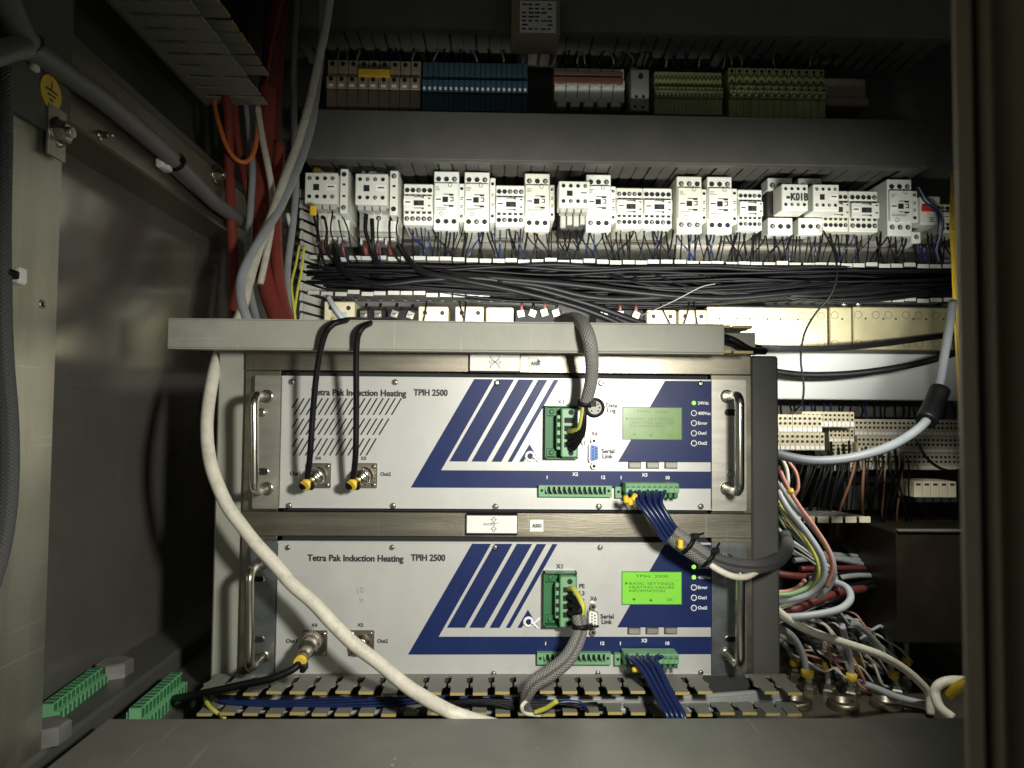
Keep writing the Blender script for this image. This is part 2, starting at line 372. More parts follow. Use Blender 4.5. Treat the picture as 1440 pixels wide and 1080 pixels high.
# paint chips on the sill
b = M()
for (cx, cy, s_) in ((555, 1067, 3), (552, 1076, 3), (584, 1074, 1.6), (757, 1052, 1.2), (640, 1030, 1)):
    d = P(cx, cy, 1); Yq = .2499/abs(d.z); q = d*Yq; n_ = 7
    b.add([(q.x+math.cos(k*2*math.pi/n_)*px(s_, Yq)*random.uniform(.5, 1), q.y+math.sin(k*2*math.pi/n_)*px(s_, Yq)*2*random.uniform(.5, 1), -.2498) for k in range(n_)], [tuple(range(n_))])
b.build('paint_chips', 'duct_grey', sill, kind='stuff')
rp = thing('right_post', 'dark brown out of focus cabinet post at the right edge', 'post', (.19, .2, 0))
def pxy(a, Y): return (P(a, 620, Y).x, Y)
prof = [pxy(1349, .150), pxy(1354, .142), pxy(1376, .137), pxy(1382, .140), pxy(1389, .136), pxy(1404, .132), pxy(1412, .135), pxy(1520, .120), (.21, .12), (.21, .15)]
M().prismz(prof, -.5, .5).build('post_body', 'right_post', rp)
# ---------------------------------------------------------------- slotted cable ducts
def finger_mesh(pitch, depth, th, sgn, style=0, lh=.0015):
    """one finger: root at y=0, tip at y=-depth, wide head with a small turned lip"""
    a = pitch*.5; r0 = -depth*.22
    hw = a*(.88, .64, .80)[int(style)]; nk = a*(.70, .70, .70)[int(style)]
    poly = [(-a*.995, 0), (-a*.995, -depth*.10), (-nk, -depth*.13), (-nk*1.02, -depth*.45), (-a*.92, -depth*.52), (-a*.92, -depth*.60), (-hw, -depth*.68), (-hw, -depth)]
    poly = poly+[(-x, y) for x, y in reversed(poly)]
    m_ = M(); m_.prismz(poly, -th/2, th/2)
    m_.mi = 1; m_.box(-hw, hw, -depth-th*.5, -depth, (-th*.5 if sgn > 0 else -lh), (lh if sgn > 0 else th*.5))
    return m_
def hduct(name, label, x0, x1, Yb, Yf, z0, z1, pitch, mats, lid=None, lip='duct_cream', walls=(1, 1), miss=(), lh=.0015, full=False):
    """wall duct along x, opening towards the camera; lid = (x0,x1) where the cover sits"""
    t = thing(name, label, 'cable duct', ((x0+x1)/2, Yb, z0)); W = Vector(t['_w'])
    M().box(x0, x1, Yb-.002, Yb, z0, z1).build('duct_back', mats if lid else 'inner_dark', t)
    n = int((x1-x0)/pitch)
    for sgn, z, on in ((1, z1, walls[0]), (-1, z0, walls[1])):
        if not on: continue
        fm = finger_mesh(pitch, Yb-Yf, .0018, sgn, 'below' in label, lh)
        me = None
        for i in range(n):
            if (sgn, i) in miss: continue
            xx = x0+(i+.5)*pitch
            if lid and not (full and sgn < 0) and lid[0]+pitch*2 < xx < lid[1]-pitch*3: continue
            if me is None:
                o = fm.build('duct_finger', [mats, lip], None); me = o.data
            else:
                o = bpy.data.objects.new('duct_finger', me); C.objects.link(o)
            o.parent = t; o.location = Vector((xx, Yb, z))-W; o.rotation_euler = (jit(.02), 0, jit(.012))
    if lid:
        b = M(); b.box(lid[0], lid[1], Yf-.004, Yf-.002, z0-.002, z1+.002, .0008)
        b.box(lid[0], lid[1], Yf-.0021, Yf+.012, z1+.0015, z1+.003); b.box(lid[0], lid[1], Yf-.0021, Yf+.012, z0-.003, z0-.0015)
        b.build('lid', mats, t)
        M().box(lid[0]+.002, lid[1]-.02, Yf+.002, Yb-.001, z0+.002, z1-.002).build('inner_shade_fill', 'inner_dark', t)  # added dark box holding the shade inside a lidded duct
    return t
x0, x1, z0, z1 = R(235, 451, 1019, 494, .645)
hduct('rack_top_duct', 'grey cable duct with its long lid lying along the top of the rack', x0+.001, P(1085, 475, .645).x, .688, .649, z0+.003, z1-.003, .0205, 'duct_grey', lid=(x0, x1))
x0, x1 = P(282, 975, .66).x, P(1128, 975, .66).x
zt, zb = P(640, 949, .69).z, P(640, 1002, .648).z
hduct('rack_bottom_duct', 'open slotted cable duct with cream finger tips below the rack', x0, x1, .690, .645, zb, zt, .0202, 'duct_mid', miss={(1, 23), (1, 24), (1, 28)})
x0, x1, z0, z1 = R(423, 160, 1303, 229, 1.06)
hduct('upper_lidded_duct', 'long dim grey lidded duct above the row of white contactors', x0, x1+.03, 1.20, 1.064, z0+.003, z1-.003, .0205, 'lid_shaded', lid=(x0, x1), lip='lid_shaded', full=True)
x0, x1, z0, z1 = R(405, -60, 1340, 45, 1.07)
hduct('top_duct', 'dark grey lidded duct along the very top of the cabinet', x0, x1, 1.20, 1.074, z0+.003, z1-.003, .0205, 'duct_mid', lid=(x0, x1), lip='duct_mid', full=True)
x0, x1 = P(433, 390, 1.11).x, P(1345, 390, 1.11).x
hduct('middle_open_duct', 'open slotted duct packed with black cables under the white contactors', x0, x1, 1.20, 1.11, P(640, 412, 1.11).z, P(700, 368, 1.11).z, .0205, 'duct_dark', lip='lip_grey', lh=.0052, miss={(-1, i) for i in range(27, 36)})
# vertical duct at the left of the mounting plate (finger rows show beside the yellow-green wires)
t = thing('vertical_side_duct', 'short upright slotted grey duct beside the yellow and green wires', 'cable duct', tuple(P(430, 420, 1.12)))
me = None
for side, (pxs, Y) in enumerate(((424, 1.10),)):
    for k in range(14):
        yy = 272+k*14.5
        if 335 < yy < 400 and k % 2: pass
        p = P(pxs, yy, Y)
        if me is None:
            b = M(); b.add([(0, 0, -.0055), (.026, .05, -.0055), (.026, .05, .0055), (0, 0, .0055), (-.0015, .002, -.0055), (.0245, .052, -.0055), (.0245, .052, .0055), (-.0015, .002, .0055)],
                           [(0, 1, 2, 3), (7, 6, 5, 4), (0, 4, 5, 1), (3, 2, 6, 7), (0, 3, 7, 4), (1, 5, 6, 2)])
            b.box(-.003, .002, -.002, .004, -.0065, .0065, .001)
            o = b.build('duct_finger', 'grey_plastic', None); me = o.data
        else: o = bpy.data.objects.new('duct_finger', me); C.objects.link(o)
        o.parent = t; o.location = p-Vector(t['_w']); o.rotation_euler = (jit(.05), .12+jit(.03), 0)
# slotted duct at the upper left, running into the depth, open to the right
t = thing('depth_duct', 'grey slotted duct running into the depth at the upper left', 'cable duct', (-.38, .75, .40))
M().box(-.384, -.380, .45, .93, .399, .441).build('duct_back', 'duct_dark', t)
for z, sgn in ((.400, -1), (.440, 1)):
    me = None
    for k in range(18):
        yy = .920-k*.0265
        if me is None:
            fm = finger_mesh(.0265, .078, .002, sgn, 2); v2 = [(-y_, x_, zz) for x_, y_, zz in fm.v]
            fm.v = v2; o = fm.build('duct_finger', ['duct_grey', 'duct_cream' if sgn > 0 else 'duct_grey'], None); me = o.data
        else: o = bpy.data.objects.new('duct_finger', me); C.objects.link(o)
        o.parent = t; o.location = Vector((-.380, yy-.0132, z))-Vector(t['_w']); o.rotation_euler = (0, jit(.015), jit(.01))
# ================================================================ RACK AND THE TWO HEATING UNITS
YP = .69
DZ = P(573.8, 920.6, YP).z-P(577.7, 685.8, YP).z
rack = thing('equipment_rack', 'grey and bare steel rack frame holding the two white units', 'rack', tuple(P(700, 620, .71)))
x0, _, _, z1 = R(301, 490, 347, 950, .704); x1 = P(344, 700, .704).x; zb = P(640, 949, .70).z
M().box(x0, x1, .704, .95, zb-.03, z1, .002).build('upright', 'grey_paint', rack, label='pale grey left upright')
x0, x1 = P(1057, 700, .704).x, P(1096, 700, .704).x
M().box(x0, x1, .704, .95, zb-.03, z1-.002, .002).build('upright', 'dark_and_shaded_paint', rack, label='grey right upright with shade in its colour')  # grey paint darkened here: the shade on this upright is in its colour
xa, xb = P(344, 600, .70).x, P(1056, 600, .70).x
za, zc = P(640, 494, .70).z, P(640, 524, .70).z
M().box(xa, xb, .698, .702, zc, za, .001).build('steel_crossbar', 'steel', rack)
z3, z4 = P(640, 719.5, .70).z, P(640, 755, .70).z
M().box(xa, xb, .698, .702, z4, z3, .001).build('steel_crossbar', 'steel', rack)
for (u0, u1) in ((344, 393), (999, 1056)):
    q0, q1 = P(u0, 620, .70).x, P(u1, 620, .70).x
    M().box(q0, q1, .6985, .7015, z3, zc, .0006).build('steel_upright', 'steel', rack)
    M().box(q0, q1, .6985, .7015, zb-.01, z4, .0006).build('steel_upright', 'steel', rack)
M().box(xa+.004, xb-.004, .712, .93, zb-.01, za-.002).build('rack_interior', 'inner_dark', rack)
b = M(); p = P(640, 737, .698); b.text('S2W1', p.x, p.z-.0028, p.y-.0006, .0055, .020, .01); b.build('embossed_lettering', 'steel', rack, kind='stuff')
def U(px_, py_, Y=YP): return P(px_, py_, Y)
def unit(second):
    D = Vector((P(573.8, 920.6, YP).x-P(577.7, 685.8, YP).x, 0, DZ)) if second else Vector((0, 0, 0))
    lab = ('lower white induction heating unit with a bright green lit display' if second else 'upper white induction heating unit with vent slots and a dim display')
    t = thing('induction_heating_unit', lab, 'rack unit', tuple(P(700, 620, YP)+D), 'two induction heating units in the rack')
    def Q(a, c_, Y=YP): return P(a, c_, Y)+D
    def rect(a0, c0, a1, c1):
        l = Q(a0, (c0+c1)/2).x; r = Q(a1, (c0+c1)/2).x; return l, r, Q((a0+a1)/2, c1).z, Q((a0+a1)/2, c0).z
    xL, xR, zB, zT = rect(394, 531, 1000, 716)
    b = M(); b.box(xL, xR, YP, YP+.004, zB, zT, .0008)
    b.box(xL, xR, YP-.0006, YP+.0005, zT-.0016, zT-.0002); b.box(xL, xR, YP-.0006, YP+.0005, zB+.0002, zB+.0014)
    b.build('front_panel', 'panel', t)
    M().box(xL+.003, xR-.003, YP+.005, YP+.0075, zB-.003, zT+.0035).build('panel_seal', 'slot_dark', t)
    # ears
    for lft in (True, False):
        e0, e1 = (rect(357, 531, 393.4, 716)[:2] if lft else rect(1000.6, 555-22, 1049, 716)[:2])
        b = M(); c_ = .006 if second else .0012
        if lft: poly = [(e1, zB-.0005), (e1, zT), (e0+c_, zT), (e0, zT-c_), (e0, zB+c_), (e0+c_, zB-.0005)]
        else: poly = [(e0, zB-.0005), (e0, zT), (e1-c_, zT), (e1, zT-c_), (e1, zB+c_), (e1-c_, zB-.0005)]
        b.prism([(a, z) for a, z in reversed(poly)], YP-.001, YP+.003)
        ear = b.build('mounting_ear', 'galv' if second else 'alu', t)
        hx = (369.5, 369) if lft else (1027, 1028)
        for hy, isscrew in ((580, lft and not second), (663 if lft else 666, (not lft) and not second)):
            p = Q(hx[0], hy); b = M()
            if isscrew:
                b.ring((p.x, YP-.001, p.z), (0, -1, 0), .003, .0055, .001, 16); b2 = M(); screw_head(b2, (p.x, YP-.0018, p.z), .0042); b2.build('ear_screw', ['screw', 'slot_dark'], ear)
            else:
                w_ = .0035
                sh = [(p.x+s_*w_*.8+w_*.75*math.cos(a_), p.z+w_*.75*math.sin(a_)) for s_, rng in ((1, range(-90, 91, 30)), (-1, range(90, 271, 30))) for a_ in [math.radians(k) for k in rng]]
                b.prism(list(reversed(sh)), YP-.0013, YP-.0009); b.build('slot_hole', 'slot_dark', ear)
                rim = M(); n_ = len(sh)
                so = [(p.x+(x_-p.x)*1.18, p.z+(z_-p.z)*1.25) for x_, z_ in sh]
                rim.add([(x_, YP-.0016, z_) for x_, z_ in sh]+[(x_, YP-.0012, z_) for x_, z_ in so], [(k, k+n_, (k+1) % n_+n_, (k+1) % n_) for k in range(n_)]); rim.build('hole_rim', 'chrome', ear)
        # handle
        m0 = Q(376 if lft else 1021.5, 557.5); m1 = Q(376 if lft else 1021.5, 687)
        rr = .0042; h_ = .037; yb = YP-.001; cr = .009
        pts = [(m0.x, yb, m0.z), (m0.x, yb-h_+cr, m0.z)]
        pts += [(m0.x, yb-h_+cr-cr*math.sin(a_), m0.z-cr+cr*math.cos(a_)) for a_ in [math.radians(k) for k in (20, 40, 60, 75, 90)]]
        pts += [(m1.x, yb-h_+cr-cr*math.cos(a_), m1.z+cr-cr*math.sin(a_)) for a_ in [math.radians(k) for k in (0, 15, 30, 50, 70, 90)]]
        pts += [(m1.x, yb, m1.z)]
        hb = M(); hb.tube(pts, rr, 14, 2, False)
        for m_ in (m0, m1): hb.lathe((m_.x, yb, m_.z), (0, -1, 0), [(0, .0066), (.0012, .0066), (.002, .0052)], 16)
        hb.build('handle', 'chrome', t)
    # panel screws
    for (sx, sy) in ((411, 537), (556, 537.5), (699, 538.5), (845, 539), (985, 539.5), (407, 711), (553, 711), (697, 712), (842, 712), (985, 712)):
        p = Q(sx, sy); b = M(); screw_head(b, (p.x, YP-.0002, p.z), .0030 if not second else .0026, hgt=.0026); b.build('panel_screw', ['screw', 'slot_dark'], t)
    # vents
    if not second:
        proto = None
        for (ya, yb_, xr0) in ((560, 583.5, 564.5), (588.5, 611.5, 547), (616.5, 640.5, 529)):
            for k in range(18):
                xt = xr0-k*8.55; xb_ = xt-14.0
                if xt < 413: continue
                y_b = yb_
                if xb_ < 411: f_ = (xt-411)/14.0; xb_ = 411; y_b = ya+(yb_-ya)*f_
                a0 = Q(xt, ya); a1 = Q(xb_, y_b); hw = .00075
                b = M(); b.prism([(a0.x-hw, a0.z), (a1.x-hw, a1.z), (a1.x+hw, a1.z), (a0.x+hw, a0.z)], YP-.00025, YP+.0002)
                b.build('vent_slot', 'slot_dark', t)
    # printed stripes
    def pl(b, pts, y=YP-.0003): b.prism([(Q(a, c_).x, Q(a, c_).z) for a, c_ in pts], y, YP+.0002)
    b = M()
    b.prism([(Q(a, c_).x, Q(a, c_).z) for a, c_ in ((667, 533), (577.7, 685.6), (620.4, 661.2), (693.5, 533.2))], YP-.0003, YP+.0002)
    b.prism([(Q(a, c_).x, Q(a, c_).z) for a, c_ in ((620.4, 661.2), (577.7, 685.6), (999.6, 687.2), (999.6, 663.2))], YP-.00031, YP+.0002)
    for q in (((698.5, 533.2), (632, 648.8), (657, 649), (723.2, 533.5)), ((729.2, 533.6), (663, 649), (684, 649.2), (750.8, 533.8)), ((757, 533.8), (691.2, 649.3), (705, 649.4), (770.2, 534)), ((778.8, 534), (713.8, 649.4), (720, 649.5), (785.8, 534.2))):
        pl(b, q)
    pl(b, ((935.6, 535), (869, 649.6), (999.6, 650.2), (999.6, 535.4)))
    b.build('printed_stripes', 'print_blue', t)
    # drop shaped emblem: blue triangle with a white loop over it
    b = M(); pl(b, ((744.6, 624.5), (730, 649.4), (736, 649.4), (742, 640), (748, 640), (755, 649.6), (759.5, 649.6)))
    p = Q(745.5, 641.5); b.cyl((p.x, YP-.0004, p.z), (0, -1, 0), .0022, .0002, 20); pl(b, ((755, 639.2), (761.5, 635.6), (758, 642)))
    pl(b, ((756.2, 643.2), (761.5, 649.6), (757.5, 649.7), (753, 645)))
    b.build('printed_emblem', 'print_blue', t)
    b = M(); b.ring((p.x, YP-.0003, p.z), (0, -1, 0), .0027, .0052, .00045, 24)
    pl(b, ((750, 638.5), (761.6, 649.8), (757.5, 650), (748.5, 642)), YP-.0008); pl(b, ((749, 644.5), (760.5, 635), (762.5, 637), (751.5, 646.5)), YP-.00075)
    b.build('emblem_loop', 'print_white', t)
    # lettering
    b = M(); yy = YP-.0004
    def tx(s_, a, c_, h, wd=None, bold=.012, al='CENTER'):
        p = Q(a, c_); b.text(s_, p.x, p.z, yy, px(h, YP), None if wd is None else px(wd, YP), bold, al, rot=-.006)
    tx('Tetra Pak Induction Heating', 437.5, 555.6, 8.7, 132, .02, 'LEFT'); tx('TPIH 2500', 581.5, 556.1, 8.7, 47, .02, 'LEFT')
    tx('X4', 447, 646.6, 4.6); tx('X5', 511, 646.8, 4.6); tx('Out1', 415, 668.5, 5.2); tx('Out2', 542, 669, 4.8)
    tx('X1', 788, 568, 6); tx('X6', 835.5, 612.4, 5.4)
    if not second: tx('Data', 859.5, 573, 6); tx('Log', 859.5, 580, 6)
    tx('Serial', 854.5, 637.3, 6); tx('Link', 854, 644.6, 6)
    for s_, c_ in (('PE', 595), ('L3', 605), ('L2', 615.2), ('L1', 625.5)): tx(s_, 819.5, c_, 5.6)
    b.build('lettering', 'print_black', t, kind='stuff')
    if second:                                # faint pencil scribble on the lower panel
        b = M(); q = Q(512, 600.5); b.text('10', q.x, q.z, YP-.0004, px(8, YP), None, 0., 'CENTER', .15); q = Q(514, 612); b.text('ly', q.x, q.z, YP-.0004, px(6, YP), None, 0., 'CENTER', .3)
        b.build('pencil_scribble', 'duct_grey', t, kind='stuff')
    b = M(); yy = YP-.0006
    tx('X2', 808.5, 669, 4.6); tx('1', 769, 673.5, 4.6); tx('12', 848, 673.5, 4.6); tx('X3', 906, 670, 4.6); tx('1', 873, 673.8, 4.6); tx('10', 938.5, 674, 4.6)
    for s_, c_ in (('24Vdc', 568.8), ('400Vac', 583.2), ('Error', 597), ('Out1', 611), ('Out2', 625)): tx(s_, 981, c_, 4.3, None, .012, 'LEFT')
    b.build('lettering', 'print_white', t, kind='stuff', label='white lettering')
    # display
    l, r, zb_, zt_ = rect(876, 573.5, 958, 617.5)
    d = M().box(l, r, YP-.0007, YP+.001, zb_, zt_).build('display', 'lcd_lit' if second else 'lcd_dim', t)
    b = M(); b.box(l-.0006, r+.0006, YP-.0010, YP, zt_, zt_+.0006); b.box(l-.0006, r+.0006, YP-.0010, YP, zb_-.0006, zb_); b.box(l-.0006, l, YP-.0010, YP, zb_, zt_); b.box(r, r+.0006, YP-.0010, YP, zb_, zt_)
    b.build('display_bezel', 'green_dark', d)
    b = M(); yy = YP-.0009
    tx('TPIH  2500', 917, 581, 3.8, 46, 0)
    tx('- - - - - - - - - - - - - - - -', 917, 585, 1.4, 72, 0.01)
    for k, s_ in enumerate(('BASIC SETTINGS', 'HEATING VALUES', 'INFORMATION')): tx(s_, 885.5, 590.6+k*5, 3.6, len(s_)*4.5, 0, 'LEFT')
    for tri in (((880, 586.5), (880, 591), (884, 588.7)), ((889.5, 609.5), (894.5, 609.5), (892, 613.5)), ((913, 613.5), (918, 613.5), (915.5, 609.5))):
        b.add([(Q(a, c_).x, yy, Q(a, c_).z) for a, c_ in tri], [(0, 1, 2)])
    tx('OK', 942, 613.5, 4, 9, 0)
    b.build('display_text', 'lcd_ink' if second else 'lcd_ink_dim', d, kind='stuff')
    # LEDs
    for k, c_ in enumerate((566.7, 581, 595, 609.2, 623.3)):
        p = Q(975.6, c_); lit = k < (2 if second else 1)
        b = M(); b.mi = 0; b.lathe((p.x, YP-.0003, p.z), (0, -1, 0), [(0, .0021), (.0008, .0019), (.0014, .0011)], 16)
        b.mi = 1
        if not lit: b.ring((p.x, YP-.0003, p.z), (0, -1, 0), .0021, .0030, .0004, 20)
        b.build('indicator_lamp', ['led_on' if lit else 'led_off', 'print_white'], t)
    # keys
    for a in (883.2, 908.3, 934.2):
        l, r, zb_, zt_ = rect(a, 649, a+18, 659)
        k_ = M().box(l+.0007, r-.0007, YP-.003, YP, zb_+.0007, zt_-.0007, .0006).build('key', 'grey_plastic' if not second else 'alu', t)
        b = M(); b.box(l, r, YP-.0006, YP, zt_-.0007, zt_+.0002); b.box(l, l+.0007, YP-.0006, YP, zb_, zt_); b.box(r-.0007, r, YP-.0006, YP, zb_, zt_); b.box(l, r, YP-.0006, YP, zb_, zb_+.0007)
        b.build('key_frame', 'slot_dark', k_)
    # power connector X1
    l, r, zb_, zt_ = rect(765.8, 570.5, 811.2, 644.8)
    base = M(); th = .0012
    base.box(l, r, YP-.0015, YP, zb_, zt_)
    base.box(l, r, YP-.010, YP-.0015, zt_-th, zt_); base.box(l, r, YP-.010, YP-.0015, zb_, zb_+th); base.box(l, l+th, YP-.010, YP-.0015, zb_, zt_); base.box(r-th, r, YP-.010, YP-.0015, zb_, zt_)
    for zz in (zt_-.010, zb_+.002): base.box(l+.0015, l+.011, YP-.005, YP-.0015, zz, zz+.008, .0006)
    pb = base.build('power_socket', 'green_dark', t)
    for zz in (zt_-.006, zb_+.006):
        b = M(); screw_head(b, (l+.0063, YP-.005, zz), .0026); b.build('socket_screw', ['green_dark', 'slot_dark'], pb)
    pg = M(); pl0 = l+.0105; pr = r-.0015
    pg.box(pl0+.004, pr, YP-.019, YP-.002, zb_+.0022, zt_-.0025, .0012)
    pg.box(pl0, pl0+.0045, YP-.014, YP-.002, zb_+.009, zt_-.009, .0008)
    plug = pg.build('power_plug', 'green_plug', t)
    hb = M()
    for zz in (zt_-.0064, zb_+.0064): hb.cyl((pr-.0062, YP-.0188, zz), (0, -1, 0), .0026, .0003, 14)
    for k in range(4):
        zz = zb_+.0138+k*.0077; hb.box(pl0+.0068, pr-.004, YP-.0193, YP-.0189, zz-.0022, zz+.0028); hb.box(pl0+.0006, pl0+.0035, YP-.0143, YP-.0139, zz-.0018, zz+.0018)
    hb.build('plug_openings', 'slot_dark', plug)
    # 12 way header
    def header(a0, c0, a1, c1, n_, name):
        l, r, zb_, zt_ = rect(a0, c0, a1, c1); h_ = M(); d_ = .006
        h_.box(l, r, YP-.001, YP, zb_, zt_)
        h_.box(l, r, YP-d_, YP-.001, zt_-.0011, zt_); h_.box(l, r, YP-d_, YP-.001, zb_, zb_+.0026, .0003)
        h_.box(l, l+.0058, YP-d_, YP-.001, zb_+.0026, zt_-.0011); h_.box(r-.0058, r, YP-d_, YP-.001, zb_+.0026, zt_-.0011)
        ho = h_.build(name, 'green_plug', t); pit = (r-l-.0116)/n_
        b = M(); b.box(l+.0058, r-.0058, YP-.0014, YP-.0011, zb_+.0026, zt_-.0011)
        for xx in (l+.003, r-.003): b.cyl((xx, YP-d_, (zb_+zt_)/2+.0006), (0, -1, 0), .0014, .0003, 12)
        b.build('socket_recess', 'slot_dark', ho)
        for k in range(n_):
            xx = l+.0058+(k+.5)*pit; b = M(); hz = zt_-.0012
            b.prism([(xx-pit*.5, hz), (xx-pit*.30, zb_+.0055), (xx+pit*.05, zb_+.0027), (xx+pit*.22, zb_+.0027), (xx-pit*.05, zb_+.0058), (xx+pit*.12, hz)], YP-d_+.0005, YP-.002)
            b.build('key_rib', 'green_plug', ho)
        return ho
    header(757, 682, 859, 698, 12, 'twelve_way_socket')
    header(864, 684, 951, 699.5, 10, 'ten_way_socket')
    l, r, zb_, zt_ = rect(873.5, 676.5, 947, 690)
    b = M(); b.box(l, r, YP-.022, YP-.004, zb_, zt_, .0008); tp = b.build('ten_way_plug', 'green_plug', t)
    pit = (r-l)/10; b = M()
    for k in range(10):
        xx = l+(k+.5)*pit
        b.box(xx-pit*.30, xx+pit*.30, YP-.0224, YP-.0221, zb_+.0048, zb_+.0062)
        b.box(xx-pit*.46, xx-pit*.40, YP-.0224, YP-.0221, zb_+.001, zt_-.001)
        b.text(str(k+21), xx, zb_+.0064, YP-.0224, .0018, .003)
    b.build('plug_marks', 'green_dark', tp)
    b = M()
    for k in range(10): xx = l+(k+.5)*pit; b.box(xx-pit*.36, xx+pit*.36, YP-.020, YP-.006, zb_-.0045, zb_, .0004)
    b.build('clamp_row', 'green_dark', tp)
    # data log socket
    if not second:
        p = Q(836, 573.2); b = M(); b.lathe((p.x, YP, p.z), (0, -1, 0), [(0, .0096), (.004, .0096), (.005, .0088), (.005, .0068), (.0025, .0066)], 28); so = b.build('data_socket', 'black', t)
        b = M(); b.cyl((p.x, YP-.0024, p.z), (0, -1, 0), .0066, .0004, 24); b.build('socket_insert', 'grey_plastic', so)
        b = M()
        for k in range(7): a_ = math.radians(k*45-45); b.cyl((p.x+.0045*math.cos(a_), YP-.0028, p.z+.0045*math.sin(a_)), (0, -1, 0), .00085, .0003, 8)
        b.build('pin_holes', 'slot_dark', so)
    # serial link
    p = Q(834.5, 636.5); wv, hv = .0050, .0092
    sh = M(); out = [(p.x-wv*.8, p.z+hv), (p.x-wv, p.z+hv*.8), (p.x-wv, p.z-hv*.8), (p.x-wv*.8, p.z-hv), (p.x+wv*.75, p.z-hv*.86), (p.x+wv, p.z-hv*.6), (p.x+wv, p.z+hv*.6), (p.x+wv*.75, p.z+hv*.86)]
    sh.prism(out, YP-.0055, YP); so = sh.build('serial_shell', 'screw', t)
    b = M(); b.prism([(p.x+(x_-p.x)*.8, p.z+(z_-p.z)*.88) for x_, z_ in out], YP-.0062, YP-.0050); so2 = b.build('serial_insert', 'sticker_white' if second else 'dsub_blue', so)
    b = M()
    for i in range(5): b.cyl((p.x-.0013, YP-.0062, p.z+(i-2)*.0028), (0, -1, 0), .0007, .0003, 8)
    for i in range(4): b.cyl((p.x+.0015, YP-.0062, p.z+(i-1.5)*.0028), (0, -1, 0), .0007, .0003, 8)
    b.build('pin_holes', 'slot_dark', so)
    for c_ in (619.5, 655):
        q = Q(834.5, c_); b = M(); b.mi = 0; b.lathe((q.x, YP, q.z), (0, -1, 0), [(0, .0034), (.004, .0034), (.0045, .003)], 6, False); b.mi = 1; b.cyl((q.x, YP-.0046, q.z), (0, -1, 0), .0017, .0002, 10); b.build('jack_nut', ['screw', 'slot_dark'], t)
    # coax sockets X4, X5 on square flanges
    for k, a in enumerate((448.5, 513.5)):
        p = Q(a, 668.5); h_ = .0118
        b = M(); b.box(p.x-h_, p.x+h_, YP-.003, YP, p.z-h_, p.z+h_, .0006); fl = b.build('square_flange', 'steel', t)
        for sx in (-1, 1):
            for sz in (-1, 1):
                b = M(); screw_head(b, (p.x+sx*.0088, YP-.003, p.z+sz*.0088), .0023); b.build('flange_screw', ['chrome', 'slot_dark'], fl)
        b = M(); b.lathe((p.x, YP-.003, p.z), (0, -1, 0), [(0, .0082), (.002, .0082), (.002, .0072), (.009, .0072), (.009, .0055), (.004, .0050)], 24); b.build('coax_socket', 'chrome', fl)
    return t
u1 = unit(False); u2 = unit(True)
# label plates and stickers on the crossbars
def plate(c0, c1, name, lab, draw):
    l, r, zb_, zt_ = R(c0[0], c0[1], c1[0], c1[1], .696)
    t = thing(name, lab, 'label', ((l+r)/2, .696, (zb_+zt_)/2), 'white symbol plates on the crossbars')
    M().box(l-.0006, r+.0006, .6935, .698, zb_-.002, zt_+.0018, .0005).build('plate_holder', 'black', t)
    M().box(l, r, .6925, .6936, zb_, zt_, .0003).build('plate_face', 'sticker_white', t)
    b = M(); draw(b, (l+r)/2, (zb_+zt_)/2, .6922); b.build('printed_symbol', 'print_black', t)
def line(b, pts, w_, y):
    for i in range(len(pts)-1):
        a0 = Vector((pts[i][0], 0, pts[i][1])); a1 = Vector((pts[i+1][0], 0, pts[i+1][1])); d = (a1-a0).normalized(); nn = Vector((-d.z, 0, d.x))*w_/2; e = d*w_*.3
        b.add([a0-nn-e+Vector((0, y, 0)), a1-nn+e+Vector((0, y, 0)), a1+nn+e+Vector((0, y, 0)), a0+nn-e+Vector((0, y, 0))], [(0, 1, 2, 3)])
def sym_x(b, x, z, y):
    k = .0007
    for sx in (-1, 1):
        for sz in (-1, 1):
            line(b, [(x+sx*6*k, z+sz*9*k), (x+sx*6*k, z+sz*6*k), (x+sx*5*k, z+sz*4.4*k), (x+sx*1.2*k, z+sz*1.2*k), (x, z)], .0005, y)
    for sx in (-1, 1): line(b, [(x+sx*2*k, z+1.3*k), (x+sx*8*k, z+1.3*k), (x+sx*8*k, z-1.3*k), (x+sx*2*k, z-1.3*k)], .0004, y)
    b.cyl((x, y, z), (0, -1, 0), .0009, .0001, 10)
def sym_arrow(b, x, z, y):
    k = .0007
    line(b, [(x-11*k, z+1*k), (x+4*k, z+1*k), (x+4*k, z-.6*k), (x-11*k, z-.6*k), (x-11*k, z+1*k)], .0004, y); line(b, [(x-2*k, z+2*k), (x+9*k, z+2*k)], .0004, y)
    for s_ in (1, -1):
        zz = [z+2*k+s_*v*k for v in (8, 5, 1)] if s_ > 0 else [z-1.5*k-v*k for v in (8, 5, 1)]
        line(b, [(x+1*k, zz[0]), (x+1*k, zz[1]), (x-1.4*k, zz[1]), (x+2.5*k, zz[2]), (x+6.4*k, zz[1]), (x+4*k, zz[1]), (x+4*k, zz[0]), (x+1*k, zz[0])], .0004, y)
plate((661, 497), (731, 522), 'symbol_plate', 'white plate with a crossed jaws symbol above the upper unit', sym_x)
plate((656.5, 724.5), (727, 749), 'symbol_plate', 'white plate with two arrows and a bar between the units', sym_arrow)
